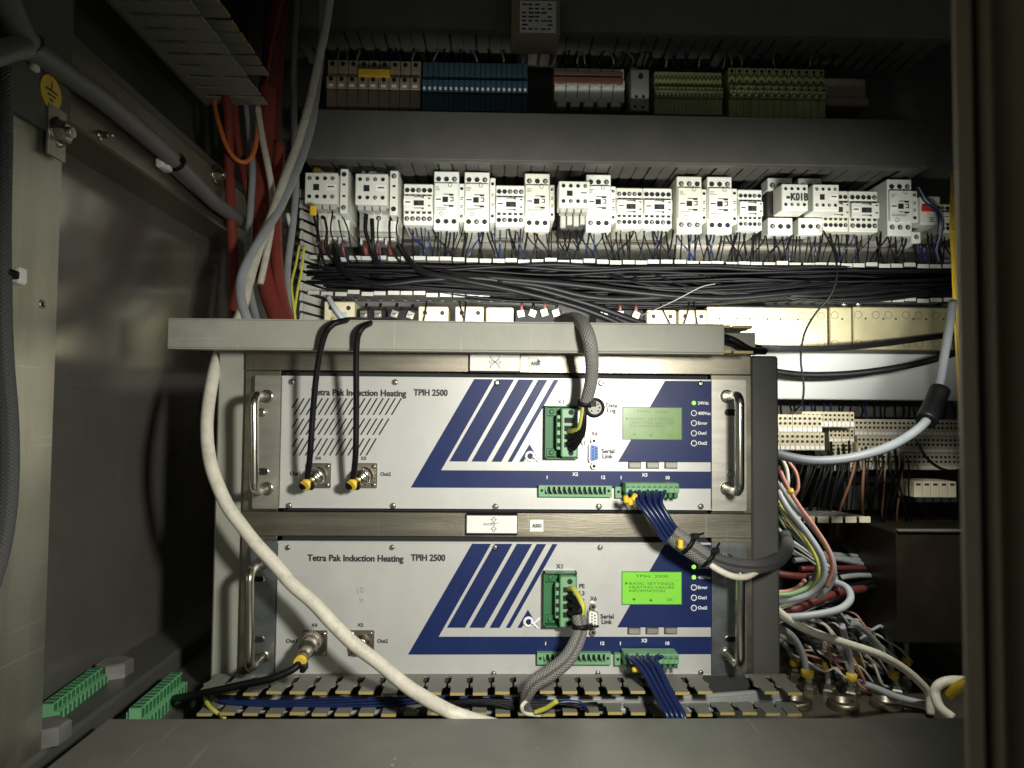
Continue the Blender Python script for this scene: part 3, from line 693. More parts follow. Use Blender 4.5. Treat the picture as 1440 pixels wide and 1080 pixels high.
for (a0, c0, a1, c1, s_, lab) in ((743, 503.5, 762, 519.5, 'A500', 'small white sticker reading A500 above the upper unit'), (745, 731, 764, 747.5, 'A501', 'small white sticker reading A501 between the two units')):
    l, r, zb_, zt_ = R(a0, c0, a1, c1, .6975)
    t = thing('reference_sticker', lab, 'sticker', ((l+r)/2, .6975, zb_))
    b = M(); poly = [(l, zb_), (r, zb_), (r, zt_-.003), (r-.003, zt_), (l, zt_)] if s_ == 'A500' else [(l, zb_), (r, zb_), (r, zt_), (l, zt_)]
    b.prism(list(reversed(poly))[::-1], .6968, .698); b.build('sticker_face', 'sticker_white', t)
    b = M(); b.text(s_, (l+r)/2, (zb_+zt_)/2-.0016, .6964, .0034, .0085, .015)
    if s_ == 'A500': b.add([(r-.0045, .6965, zt_-.001), (r-.0045, .6965, zt_-.004), (r-.0008, .6965, zt_-.0036)], [(0, 1, 2)])
    b.build('lettering', 'print_black', t, kind='stuff')
# ================================================================ BACK PLATE DEVICES
YC = 1.10
GRP = 'white contactors in the row on the back plate'
def holes(b, x0, x1, z, y, n, r, cross=True):
    """row of recessed screw terminals: dark well, grey screw inside"""
    r *= 1.22
    for k in range(n):
        xx = x0+(x1-x0)*(k+.5)/n
        b.mi = 0; b.ring((xx, y+.0002, z), (0, -1, 0), r, r*1.22, .0006, 14)
        b.mi = 1; b.cyl((xx, y-.0001, z), (0, -1, 0), r, .0003, 12)
        if random.random() < .35: b.mi = 2; b.cyl((xx+r*.15, y-.0004, z-r*.1), (0, -1, 0), r*.55, .0003, 8); b.mi = 1; b.box(xx-r*.35, xx+r*.6, y-.0009, y-.0007, z-r*.22, z+.0000)
HM = ['white_plastic', 'slot_dark', 'grey_plastic']
def small_contactor(x0, y0, x1, y1, lab, Y=YC):
    l, r, zb, zt = R(x0, y0, x1, y1, Y); w_, h = r-l, zt-zb
    wp = random.choice(('white_plastic', 'white_warm', 'white_cool'))
    t = thing('small_contactor', lab, 'contactor', ((l+r)/2, Y, (zt+zb)/2), GRP)
    b = M(); b.box(l, r, Y+.001, Y+.075, zb, zt, .0015)
    b.box(l+.0008, r-.0008, Y-.006, Y+.0012, zb+h*.32, zt-h*.32, .001)
    b.build('housing', wp, t)
    b = M()
    for zz in (zt-h*.16, zb+h*.15): holes(b, l+w_*.02, r-w_*.02, zz, Y+.001, 5, w_*.068)
    b.build('screw_terminals', HM, t, kind='stuff')
    b = M()
    for zz, s_ in ((zt-h*.32, 1), (zb+h*.32, -1)):
        for k in range(5):
            xx = l+w_*(.02+.96*(k+.5)/5); b.prism([(xx-w_*.07, zz), (xx+w_*.07, zz), (xx+w_*.05, zz+s_*.0035), (xx-w_*.05, zz+s_*.0035)], Y+.0004, Y+.0014)
    b.build('wire_entries', 'slot_dark', t, kind='stuff')
    b = M(); b.box(l+w_*.36, r-w_*.30, Y-.0065, Y-.0055, zb+h*.44, zb+h*.56); c_ = b.build('indicator_window', 'slot_dark', t)
    M().box(l+w_*.50, r-w_*.36, Y-.0072, Y-.0064, zb+h*.455, zb+h*.545).build('indicator_slider', 'dark_body', c_)
    b = M(); b.box(l+w_*.02, l+w_*.30, Y-.0065, Y-.0058, zb+h*.45, zb+h*.58); b.build('tag_label', 'sticker_white', t)
    b = M(); b.box(l+w_*.07, l+w_*.25, Y-.0068, Y-.0066, zb+h*.50, zb+h*.53)
    for zz in (.64, .37): b.prism([(l+w_*.36, zb+h*zz), (l+w_*.62, zb+h*zz), (l+w_*.64, zb+h*(zz-.02)), (r-w_*.30, zb+h*(zz-.02)), (r-w_*.30, zb+h*(zz+.02)), (l+w_*.36, zb+h*(zz+.012))], Y-.0064, Y-.0058)
    for zz in (.60, .42): b.box(l+w_*.84, l+w_*.92, Y-.0064, Y-.0058, zb+h*zz, zb+h*(zz+.03))
    b.build('printed_marks', 'print_black', t, kind='stuff')
def tall_contactor(x0, y0, x1, y1, lab, strip=None, Y=YC, black=False):
    l, r, zb, zt = R(x0, y0, x1, y1, Y); w_, h = r-l, zt-zb
    wp = random.choice(('white_plastic', 'white_warm', 'white_cool'))
    t = thing('tall_contactor', lab, 'contactor', ((l+r)/2, Y, (zt+zb)/2), GRP)
    if black:
        M().box(l+.001, r-.001, Y+.006, Y+.08, zb+h*.1, zt-h*.1, .001).build('housing', 'dark_body', t)
        M().box(l, r, Y, Y+.03, zb, zb+h*.30, .0012).build('terminal_cover', 'white_plastic', t); M().box(l, r, Y, Y+.03, zt-h*.22, zt, .0012).build('terminal_cover', 'white_plastic', t)
    else:
        b = M(); b.box(l, r, Y+.001, Y+.08, zb, zt, .0012); b.box(l+.0012, r-.0012, Y-.004, Y+.0012, zb+h*.235, zt-h*.215, .001)
        b.build('housing', wp, t)
    b = M()
    for zz in (zt-h*.135, zb+h*.145): holes(b, l+w_*.02, r-w_*.02, zz, Y+(.001 if not black else 0), 3, w_*.085)
    b.build('screw_terminals', HM, t, kind='stuff')
    if not black:
        M().box(l+w_*.36, l+w_*.58, Y-.0046, Y-.0036, zb+h*.455, zb+h*.545).build('indicator_window', 'slot_dark', t)
        M().box(l+w_*.05, l+w_*.33, Y-.0045, Y-.0036, zb+h*.45, zb+h*.55).build('tag_label', 'sticker_white', t)
        b = M(); b.box(l+w_*.09, l+w_*.30, Y-.0049, Y-.0046, zb+h*.49, zb+h*.512)
        for zz in (.585, .395): b.box(l+w_*.40, l+w_*.80, Y-.0043, Y-.0038, zb+h*zz, zb+h*zz+.0012); b.box(l+w_*.62, l+w_*.80, Y-.0043, Y-.0038, zb+h*(zz-.02), zb+h*zz+.0012)
        for zz in (.47, .53): b.box(l+w_*.66, l+w_*.80, Y-.0043, Y-.0038, zb+h*zz, zb+h*zz+.0014)
        for q in range(3): b.box(l+w_*.08, l+w_*random.uniform(.2, .34), Y-.0043, Y-.0038, zb+h*(.66+.025*q), zb+h*(.66+.025*q)+.0006)
        for q in range(2): b.box(l+w_*.10, l+w_*random.uniform(.4, .8), Y-.0043, Y-.0038, zb+h*(.33+.025*q), zb+h*(.33+.025*q)+.0006)
        b.box(l+w_*.76, l+w_*.80, Y-.0043, Y-.0038, zb+h*.47, zb+h*.545)
        b.build('printed_marks', 'print_black', t, kind='stuff')
        b = M()
        for xx, zz in ((.66, .745), (.32, .26)): b.ring((l+w_*xx, Y-.003, zb+h*zz), (0, -1, 0), w_*.05, w_*.09, .0015, 14)
        b.build('seal_pins', 'grey_plastic', t, kind='stuff')
    if strip:
        l2, r2, zb2, zt2 = R(*strip, Y)
        b = M(); b.box(l2+.0004, r2, Y+.003, Y+.07, zb2, zt2, .001); s_ = b.build('side_switch', wp, t)
        b = M(); hh = zt2-zb2; ww = r2-l2
        holes(b, l2, r2, zt2-hh*.14, Y+.003, 1, ww*.24); holes(b, l2, r2, zb2+hh*.14, Y+.003, 1, ww*.24)
        b.mi = 1
        for zz in (.62, .40): b.box(l2+ww*.3, r2-ww*.25, Y+.0024, Y+.0029, zb2+hh*zz, zb2+hh*zz+.0012); b.box(l2+ww*.3, r2-ww*.35, Y+.0024, Y+.0029, zb2+hh*zz-.003, zb2+hh*zz-.0018)
        b.build('switch_terminals', HM, s_, kind='stuff')
def aux_block(t, x0, y0, x1, y1, Y, hand=None, parent=None, fins=True, tagged=True):
    l, r, zb, zt = R(x0, y0, x1, y1, Y); w_, h = r-l, zt-zb
    b = M(); b.box(l, r, Y, Y+.035, zb, zt, .0012); a_ = b.build('auxiliary_block', 'white_plastic', t)
    b = M()
    for zz in (zt-h*.19, zb+h*.22): holes(b, l+w_*.03, r-w_*.03, zz, Y, 4, w_*.052)
    b.build('screw_terminals', HM, a_, kind='stuff')
    b = M(); b.box(*((l+w_*.26, l+w_*.44, Y-.0005, Y+.0005, zb+h*.42, zb+h*.62) if tagged else (l+w_*.17, l+w_*.31, Y-.0005, Y+.0005, zb+h*.44, zb+h*.53))); b.build('indicator_window', 'slot_dark', a_)
    if tagged:
        b = M(); b.mi = 0; b.box(l+w_*.64, l+w_*.95, Y-.0006, Y+.0005, zb+h*.44, zb+h*.64); b.mi = 1; b.box(l+w_*.70, l+w_*.90, Y-.0009, Y-.0006, zb+h*.52, zb+h*.56); b.build('tag_label', ['sticker_white', 'print_black'], a_)
    if fins:
        b = M()
        for k in range(4):
            xx = l+w_*(.03+.94*(k+.5)/4); b.box(xx-w_*.095, xx+w_*.095, Y+.006, Y+.03, zb-h*.15, zb, .001)
        b.build('terminal_shrouds', 'grey_plastic', a_, kind='stuff')
    if hand:
        b = M(); b.text(hand, (l+r)/2+w_*.15, zb+h*.37, Y-.0008, h*.27, w_*.64, .01); b.build('handwriting', 'print_black', a_)
    return a_
def big_contactor(ax, sx, bx, lab):
    l, r, zb, zt = R(*bx, 1.12)
    t = thing('large_contactor', lab, 'contactor', ((l+r)/2, 1.12, (zt+zb)/2), GRP); w_, h = r-l, zt-zb
    b = M(); b.box(l, r, 1.12, 1.19, zb, zb+h*.36, .0015); b.box(l, r, 1.125, 1.19, zt-h*.30, zt, .0015); b.box(l+.004, r-.004, 1.13, 1.19, zb, zt); b.build('housing', 'white_plastic', t)
    b = M(); holes(b, l, r, zt-h*.14, 1.125, 3, w_*.055); holes(b, l, r, zb+h*.18, 1.12, 3, w_*.055); b.build('screw_terminals', HM, t, kind='stuff')
    M().box(l, r, 1.124, 1.19, zb-.010, zb-.0005, .001).build('lower_housing', 'grey_plastic', t)
    for k in range(3):
        xx = l+w_*(.18+.32*k); b = M(); b.box(xx-w_*.13, xx+w_*.13, 1.116, 1.13, zb-.0145, zb-.0115, .0008); b.box(xx-w_*.13, xx-w_*.09, 1.116, 1.13, zb-.022, zb-.0115); b.build('terminal_clip', 'white_plastic', t)
        b = M(); b.tube([(xx, 1.125, zb-.018), (xx, 1.12, zb-.030), (xx+.003, 1.14, zb-.05)], [.0042, .0042, .003], 8); b.build('wire_end', 'copper_red', t)
    aux_block(t, *ax, 1.07)
    l2, r2, zb2, zt2 = R(*sx, 1.08); b = M(); b.box(l2, r2, 1.08, 1.16, zb2, zt2, .0012); s_ = b.build('side_switch', 'white_plastic', t)
    b = M(); hh = zt2-zb2; ww = r2-l2; holes(b, l2, r2, zt2-hh*.13, 1.08, 1, ww*.26); holes(b, l2, r2, zb2+hh*.13, 1.08, 1, ww*.26); b.mi = 1
    for zz in (.62, .36): b.box(l2+ww*.35, r2-ww*.3, 1.0793, 1.0799, zb2+hh*zz, zb2+hh*zz+.003)
    b.build('switch_terminals', HM, s_, kind='stuff')
big_contactor((428.5, 242.5, 474.5, 286), (478, 237, 489, 300), (447, 224, 492, 324), 'large white contactor at the far left of the row, under a mustard wire marker')
big_contactor((499.5, 244, 545, 287.5), (548, 239.5, 559.5, 302), (506, 225, 560, 325), 'large white contactor second from the left, with an auxiliary block on its face')
b = M(); l, r, zb, zt = R(434, 228, 446, 242, 1.08); tag(b.box(l, r, 1.10, 1.11, zb, zt, .003).build('wire_marker', 'mustard'), 'mustard wire marker above the leftmost large contactor', 'marker')
l, r, zb, zt = R(436, 289, 445, 303, 1.06); tag(M().box(l, r, 1.055, 1.065, zb, zt, .002).build('wire_marker', 'yellow'), 'bright yellow wire marker hanging below the leftmost auxiliary block', 'marker')
small_contactor(567.5, 258, 609, 316, 'small white five-pole relay between the second large contactor and the first tall one')
tall_contactor(610, 240.5, 645, 323, 'first tall white contactor from the left', (645, 257, 653, 311))
tall_contactor(653, 241.5, 688, 323.5, 'second tall white contactor from the left', (688.5, 249, 696.5, 312))
small_contactor(697, 260, 737.5, 318, 'small white relay between the second and the third tall contactors')
tall_contactor(738, 243.5, 773, 325, 'third tall white contactor, standing left of the relay with loose wires', (773, 259, 780, 308))
t = thing('auxiliary_contactor', 'dark based contactor with a white front block, overlapping the fourth tall contactor', 'contactor', tuple(P(808, 290, 1.11)), GRP)
l, r, zb, zt = R(788, 262, 824, 322, 1.11); M().box(l, r, 1.115, 1.19, zb, zt, .002).build('housing', 'dark_body', t)
b = M()
for k in range(4):
    l, r, zb, zt = R(788+k*9.2, 303, 795.5+k*9.2, 321, 1.11); b.box(l, r, 1.108, 1.12, zb+random.uniform(0, .008), zt, .001)
b.build('terminal_row', 'grey_plastic', t, kind='stuff')
aux_block(t, 786, 254.5, 829.5, 291, 1.065)
tall_contactor(824.5, 245, 859, 325, 'fourth tall white contactor, right of the overlapping front block', (859, 261, 866.5, 312))
small_contactor(866.5, 263.5, 904, 320.5, 'left one of two small white relays side by side in the middle')
small_contactor(904.5, 264, 945, 321, 'right one of two small white relays side by side in the middle')
tall_contactor(952, 247.5, 987, 327.5, 'fifth tall white contactor, right of the pair of small relays', (987, 265, 994.5, 312))
tall_contactor(995, 248, 1029.5, 328, 'sixth tall white contactor, left of a single small relay', (1030, 264, 1037.5, 314))
small_contactor(1038, 266, 1072, 323.5, 'small white relay just left of the contactor marked K01B')
tall_contactor(1080, 250, 1114.5, 330, 'black bodied contactor partly behind the block marked K01B', black=True)
t = thing('auxiliary_contactor', 'white contact block with K01B handwritten in black', 'contactor', tuple(P(1118, 277, 1.06)), GRP)
aux_block(t, 1099.5, 258.5, 1136.5, 296, 1.065, 'K01B', tagged=False, fins=False)
tall_contactor(1123, 250.5, 1156, 330, 'black bodied contactor right of the block marked K01B', black=True)
t = thing('auxiliary_contactor', 'plain white contact block just right of the one marked K01B', 'contactor', tuple(P(1161, 278, 1.06)), GRP)
aux_block(t, 1143.5, 259, 1180, 297, 1.065, None, fins=False)
small_contactor(1157, 267.5, 1193.5, 325, 'left one of two small white relays right of the K01B block')
small_contactor(1194.5, 268, 1235, 326, 'right one of two small white relays right of the K01B block')
tall_contactor(1248.5, 251.5, 1283, 331, 'rightmost tall white contactor, next to the red switch', (1283.5, 267.5, 1292, 312))
l, r, zb, zt = R(1281, 326, 1294, 342, 1.1)
t = thing('terminal_cube', 'little white one-screw block under the red switch', 'terminal', ((l+r)/2, 1.1, zb)); M().box(l, r, 1.098, 1.14, zb, zt, .001).build('block', 'white_plastic', t)
b = M(); holes(b, l, r, (zb+zt)/2, 1.098, 1, .003); b.build('screw_terminal', HM, t)
t = thing('motor_switch', 'white motor protection switch with a red and black rocker', 'switch', tuple(P(1306, 297, 1.1)))
l, r, zb, zt = R(1292, 277, 1320, 317, 1.1); M().box(l, r, 1.095, 1.18, zb, zt, .0015).build('housing', 'white_plastic', t)
l2, r2, z2, z3_ = R(1293, 290.5, 1305, 299, 1.1); M().box(l2, r2, 1.090, 1.096, z2, z3_, .001).build('red_rocker', 'red_switch', t)
l2, r2, z2, z3_ = R(1305.5, 292, 1318, 299, 1.1); M().box(l2, r2, 1.091, 1.096, z2, z3_, .001).build('black_rocker', 'dark_body', t)
b = M(); p = P(1308, 313, 1.1)
for k in range(3): b.box(p.x-.004, p.x+.003, 1.0944, 1.095, p.z+.003*k, p.z+.003*k+.001)
b.build('printed_marks', 'print_black', t, kind='stuff')
small_contactor(1322, 286.5, 1358, 327, 'rightmost white relay, half hidden beside the yellow wires')
# DIN rail behind the contactors
t = thing('mounting_rail', 'zinc mounting rail behind the white contactors', 'rail', tuple(P(880, 330, 1.19)))
l, r, zb, zt = R(430, 326, 1345, 342, 1.185); M().box(l, r, 1.18, 1.2045, zb, zt, .001).build('rail_profile', 'steel', t)
# ---------------------------------------------------------------- upper dim terminal row
def term(name, lab, x0, y0, x1, y1, Y, n, m_, tiers, hm='slot_dark', mk='sticker_white', parts=False, hole_r=.30, holes_on=True, group=None, wires=0, mtop=.24):
    """terminal strip; tiers = rows from top: lower tiers step towards the camera; each row has holes and a white marker band"""
    l, r, zb, zt = R(x0, y0, x1, y1, Y); w_ = (r-l)/n; h = (zt-zb)/tiers
    t = thing(name, lab, 'terminal strip', ((l+r)/2, Y, zb), group)
    bod = M(); hol = M(); mar = M()
    for k in range(n):
        a0 = l+k*w_+w_*.03; a1 = l+(k+1)*w_-w_*.03; dy = jit(.0006)
        tb = M() if parts else bod
        for q in range(tiers):
            y_ = Y-.008*q+dy; tb.box(a0, a1, y_, Y+.05, zt-(q+1)*h+.0004, zt-q*h, .0006 if parts else 0)
            if holes_on:
                for f_ in (.22, .50):
                    rr = min(w_*hole_r, h*.10); hol.cyl(((a0+a1)/2, y_-.0002, zt-q*h-h*f_), (0, -1, 0), rr, .0004, 8)
            mar.box(a0+w_*.06, a1-w_*.06, y_-.0012, y_, zt-(q+1)*h+h*.06, zt-(q+1)*h+h*mtop)
        if parts: tb.build('terminal', m_, t)
    if not parts: bod.build('terminal_bodies', m_, t, kind='stuff')
    if holes_on: hol.build('wire_holes', hm, t, kind='stuff')
    mar.build('marker_tabs', mk, t, kind='stuff')
    return t
G2 = 'dim terminal strips above the long duct'
def terminal2(lab, x0, y0, x1, y1, n, m_, rows, Y=1.12, white=True, name='terminal_strip'):
    l, r, zb, zt = R(x0, y0, x1, y1, Y); w_ = (r-l)/n; h = zt-zb
    t = thing(name, lab, 'terminal strip', ((l+r)/2, Y, zb), G2)
    hb = M(); mb = M()
    for k in range(n):
        a0, a1 = l+k*w_+w_*.03, l+(k+1)*w_-w_*.03; b = M(); dy = jit(.0006)
        b.box(a0, a1, Y+dy, Y+.06, zb+h*.48, zt, .0008); b.box(a0, a1, Y-.008+dy, Y+.06, zb+h*.12, zb+h*.46, .0008); b.box(a0, a1, Y-.002, Y+.06, zb-h*.35, zb+h*.12)
        b.build('terminal', m_, t)
        for f_ in rows: hb.cyl(((a0+a1)/2, Y+(-.0005 if f_ > .47 else -.0085), zb+h*f_), (0, -1, 0), min(w_*.22, h*.08), .0005, 8)
        if white: mb.box(a0+w_*.25, a1-w_*.25, Y-.0095, Y-.0079, zb+h*.17, zb+h*.24)
    hb.build('screw_holes', 'slot_dark', t, kind='stuff')
    if white: mb.build('marker_tabs', 'sticker_white', t, kind='stuff')
    if m_ == 'earth_terminal':
        gb = M()
        for k in range(n):
            a0, a1 = l+k*w_, l+(k+1)*w_
            for f_, yy in ((.52, Y), (.72, Y), (.16, Y-.008), (.30, Y-.008)):
                zz = zb+h*f_; gb.prism([(a0+w_*.1, zz), (a0+w_*.55, zz+h*.08), (a1-w_*.1, zz), (a1-w_*.1, zz+h*.05), (a0+w_*.55, zz+h*.13), (a0+w_*.1, zz+h*.05)], yy-.0016, yy)
        gb.build('green_chevrons', 'earth_green', t, kind='stuff')
    return t
t = terminal2('row of nine wide beige terminals at the upper left with a yellow bridge', 460, 85, 592, 134, 9, 'brown_beige', (.88, .38))
l, r, zb, zt = R(503, 95, 548, 106, 1.105); M().box(l, r, 1.108, 1.121, zb, zt, .001).build('jumper_bridge', 'yellow', t)
terminal2('row of narrow blue terminals at the top left', 594, 88, 742, 139, 20, 'blue_terminal', (.5,), white=True)
t = terminal2('short block of brown and cream striped terminals left of the little grey relay', 779, 96, 878, 132, 6, 'white_plastic', (.8,), white=True)
for c_ in ((779, 101, 876, 106), (779, 109, 876, 117)):
    l, r, zb, zt = R(*c_, 1.11); M().box(l, r, 1.108, 1.121, zb, zt, .0005).build('brown_stripe', 'stripe_brown', t)
b = M()
for k in range(5):
    l, r, zb, zt = R(783+k*19, 140, 796+k*19, 152, 1.11); b.box(l, r, 1.105, 1.12, zb, zt, .001)
b.build('lower_tabs', 'white_plastic', t)
t = thing('small_relay', 'little pale grey relay with one round knob in the dim upper row', 'relay', tuple(P(900, 125, 1.1)), G2)
l, r, zb, zt = R(887, 97, 913, 156, 1.1); M().box(l, r, 1.10, 1.17, zb, zt, .0015).build('housing', 'grey_plastic', t)
l, r, zb, zt = R(888, 90, 898, 98, 1.1); M().box(l, r, 1.11, 1.16, zb, zt, .001).build('rail_foot', 'grey_plastic', t)
p = P(901, 108, 1.1); M().lathe((p.x, 1.10, p.z), (0, -1, 0), [(0, .004), (.003, .0035)], 14).build('knob', 'dark_body', t)
b = M()
for c_ in ((895, 136), (905, 136), (893, 150), (904, 151)): p = P(*c_, 1.1); b.cyl((p.x, 1.0998, p.z), (0, -1, 0), .0025, .0004, 8)
b.build('terminal_holes', 'slot_dark', t)
terminal2('row of narrow yellow green earth terminals right of the little grey relay', 920, 101, 1015, 146, 17, 'earth_terminal', (.85, .6, .35))
terminal2('row of wider chevron patterned yellow green earth terminals', 1024, 96, 1160, 148, 13, 'earth_terminal', (.9, .62, .36))
t = thing('end_terminals', 'plain brownish grey terminal cover at the right end of the dim upper row', 'terminal strip', tuple(P(1190, 125, 1.12)), G2)
l, r, zb, zt = R(1161, 106, 1222, 149, 1.12); b = M(); b.box(l, r, 1.13, 1.18, zb+.016, zt, .001); b.box(l, r, 1.118, 1.18, zb, zb+.015, .003); b.build('housing', 'brown_beige', t)
t = thing('label_box', 'box with a pale printed label hanging at the top centre', 'box', tuple(P(755, 20, 1.0)))
l, r, zb, zt = R(719, -40, 788, 47, 1.0); M().box(l, r, 1.0, 1.06, zb, zt, .001).build('box_body', 'brown_beige', t)
l, r, zb, zt = R(731, 2, 782, 46, 1.0); M().box(l, r, .9985, 1.0005, zb, zt, .0003).build('printed_label', 'sticker_white', t)
b = M()
for k in range(7):
    n_ = 5
    for q in range(n_):
        if random.random() < .75: xx = l+(r-l)*(.06+.88*q/n_); zz = zt-(zt-zb)*(.10+.13*k); b.box(xx, xx+(r-l)*random.uniform(.08, .16), .998, .9984, zz-.0022, zz)
b.build('small_print', 'brown_body', t, kind='stuff')
# ---------------------------------------------------------------- devices whose tops show over the rack
GB = 'devices whose tops show above the rack duct'
def beige_dev(x0, x1, lab, led=True, y0=431):
    l, r, zb, zt = R(x0, y0, x1, 520, 1.1); t = thing('beige_module', lab, 'module', ((l+r)/2, 1.1, zt-.03), GB); w_ = r-l
    M().box(l, r, 1.10, 1.18, zb, zt, .0015).build('housing', 'cream_plastic', t)
    b = M()
    for f_ in (.22, .80): b.cyl((l+w_*f_, 1.0998, zt-.010), (0, -1, 0), .0035, .0004, 12)
    b.build('screw_holes', 'slot_dark', t)
    M().box(l+w_*.25, r-w_*.25, 1.0994, 1.1004, zt-.028, zt-.016).build('grey_window', 'lightgrey_cable', t)
    if led: b = M(); b.lathe((l+w_*.30, 1.10, zt-.0275), (0, -1, 0), [(0, .0035), (.002, .003), (.003, .0015)], 12); b.build('brass_stud', 'gold_wire', t)
def black_dev(x0, x1, n, lab, y0=434):
    l, r, zb, zt = R(x0, y0, x1, 520, 1.1); t = thing('black_module', lab, 'module', ((l+r)/2, 1.1, zt-.03), GB); w_ = (r-l)/n
    M().box(l, r, 1.106, 1.18, zb, zt-.0005, .001).build('housing', 'black', t)
    for k in range(n):
        xx = l+w_*(k+.5); a = jit(.5); s_ = .0060; zc_ = zt-.008+jit(.002); b = M(); b.mi = 0
        b.prism([(xx+s_*math.cos(a+q*math.pi/2+math.pi/4)*1.25, zc_+s_*math.sin(a+q*math.pi/2+math.pi/4)*1.25) for q in range(4)], 1.099, 1.102)
        b.lathe((xx, 1.099, zc_), (0, -1, 0), [(0, .0038), (.003, .0036)], 12); b.mi = 1; b.box(xx-.003, xx+.003, 1.0955, 1.0962, zc_-.0006, zc_+.0006)
        b.build('square_clamp', ['screw', 'slot_dark'], t)
        b = M(); b.tube([(xx+.001, 1.106, zc_+.007), (xx+.002, 1.112, zc_+.018)], .0022, 7); b.build('wire_end', 'copper_red' if random.random() < .22 else 'black', t)
beige_dev(455, 498, 'beige module leftmost of the tops over the rack, crossed by grey wires', y0=424)
black_dev(501, 541, 2, 'black terminal module next to the leftmost beige module')
black_dev(543, 588, 2, 'black terminal module with tilted silver clamps, second from the left')
beige_dev(588, 630, 'beige module second from the left over the rack')
beige_dev(640, 680, 'beige module third from the left over the rack')
l, r, zb, zt = R(683, 432, 722, 520, 1.1); t = thing('clear_relay', 'tan see-through relay between the beige and black modules', 'relay', ((l+r)/2, 1.1, zt-.03), GB)
M().box(l, r, 1.10, 1.17, zb, zt, .002).build('housing', 'clear_tan', t); M().box(l+.014, l+.024, 1.096, 1.101, zt-.028, zt-.012, .001).build('plug_block', 'white_plastic', t)
black_dev(724, 790, 4, 'wide black module with four silver clamps in the middle over the rack')
black_dev(838, 906, 3, 'black module with three silver clamps right of the braided hose')
beige_dev(910, 951, 'beige module left one of the last pair over the rack', False, 436)
beige_dev(955, 994, 'beige module right one of the last pair over the rack', False, 436)
# cream perforated plate at the right
def perf(x0, x1, lab):
    l, r, zb, zt = R(x0, 432, x1, 492, 1.12); t = thing('perforated_plate', lab, 'plate', ((l+r)/2, 1.12, zb), 'cream perforated metal plates'); M().box(l, r, 1.12, 1.19, zb, zt, .0015).build('plate', 'cream_plate', t)
    hb = M(); n_ = int((r-l)/.0245)
    for k in range(n_+1):
        xx = l+.008+k*.0245+(.004 if k % 2 else 0)
        if xx > r-.006: break
        for zz in (zt-.013, zb+.010):
            hb.ring((xx, 1.1201, zz), (0, -1, 0), .0055, .0061, .0004, 18); 
        hb.cyl((xx+.012, 1.1199, zt-.019), (0, -1, 0), .0018, .0003, 8)
    hb.build('knockouts', 'dark_body', t, kind='stuff')
perf(994, 1164, 'wide cream perforated plate behind the right end of the rack duct')
perf(1167, 1198, 'narrow cream perforated plate between the two seams')
perf(1200, 1340, 'cream perforated plate crossed by black cables at the right')
l, r, zb, zt = R(1010, 425, 1345, 432, 1.12)
t = thing('plate_flange', 'shiny bent top flange above the cream perforated plates with two screws', 'plate', ((l+r)/2, 1.12, zb)); M().prismx([(1.12, zb), (1.19, zt+.01), (1.19, zb)], l, r).build('flange', 'galv', t)
for c_ in (1188, 1208):
    p = P(c_, 426, 1.115); b = M(); screw_head(b, (p.x, 1.118, p.z), .0055, hgt=.004); b.build('flange_screw', ['screw', 'slot_dark'], t)
l, r, zb, zt = R(1040, 497, 1352, 562, 1.13)
t = thing('duct_cover', 'plain pale grey duct cover behind the hanging hose', 'duct cover', ((l+r)/2, 1.13, zb)); M().box(l, r, 1.13, 1.20, zb, zt, .0015).build('cover', 'cover_grey', t)
M().box(l, r, 1.14, 1.2, zt+.0005, zt+.008).build('cover_lip', 'dark_body', t)
# lower right terminal strips
GT = 'cream terminal strips at the lower right'
term('terminal_strip', 'near cream terminal strip just beside the rack edge', 1080, 583, 1156, 633, 1.06, 11, 'cream_plastic', 2, group=GT)
term('terminal_strip', 'raised cream terminal strip with clean white markers', 1128, 579, 1201, 601, 1.08, 12, 'cream_plastic', 1, mtop=.34, group=GT)
term('terminal_strip', 'lower cream terminal strip under the raised one', 1166, 602, 1201, 662, 1.10, 6, 'cream_plastic', 3, group=GT)
term('terminal_strip', 'long stepped terminal strip running to the right post', 1202, 590, 1353, 660, 1.12, 25, 'beige_plastic', 3, group=GT)
l, r, zb, zt = R(1286, 677, 1346, 700, 1.05)
t = thing('terminal_block', 'short pale terminal block standing alone above the brown panel', 'terminal strip', ((l+r)/2, 1.05, zb))
n = 5; w_ = (r-l)/n
for k in range(n): M().box(l+k*w_, l+(k+.94)*w_, 1.05, 1.10, zb, zt, .001).build('terminal', 'beige_plastic', t)
b = M()
for k in range(n): b.box(l+k*w_+w_*.2, l+k*w_+w_*.7, 1.0494, 1.0502, zt-.006, zt-.003); b.box(l+k*w_+w_*.1, l+k*w_+w_*.8, 1.046, 1.051, zb-.006, zb+.001)
b.build('wire_holes', 'slot_dark', t, kind='stuff')
l, r, zb, zt = R(1262, 738, 1420, 905, .98)
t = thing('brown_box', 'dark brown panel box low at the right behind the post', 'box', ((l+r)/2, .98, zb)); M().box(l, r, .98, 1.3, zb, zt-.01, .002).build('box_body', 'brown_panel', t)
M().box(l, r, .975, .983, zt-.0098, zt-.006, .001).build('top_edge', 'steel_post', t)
M().box(l+.02, r, 1.17, 1.3, zt-.005, zt+.04).build('box_back', 'inner_dark', t)
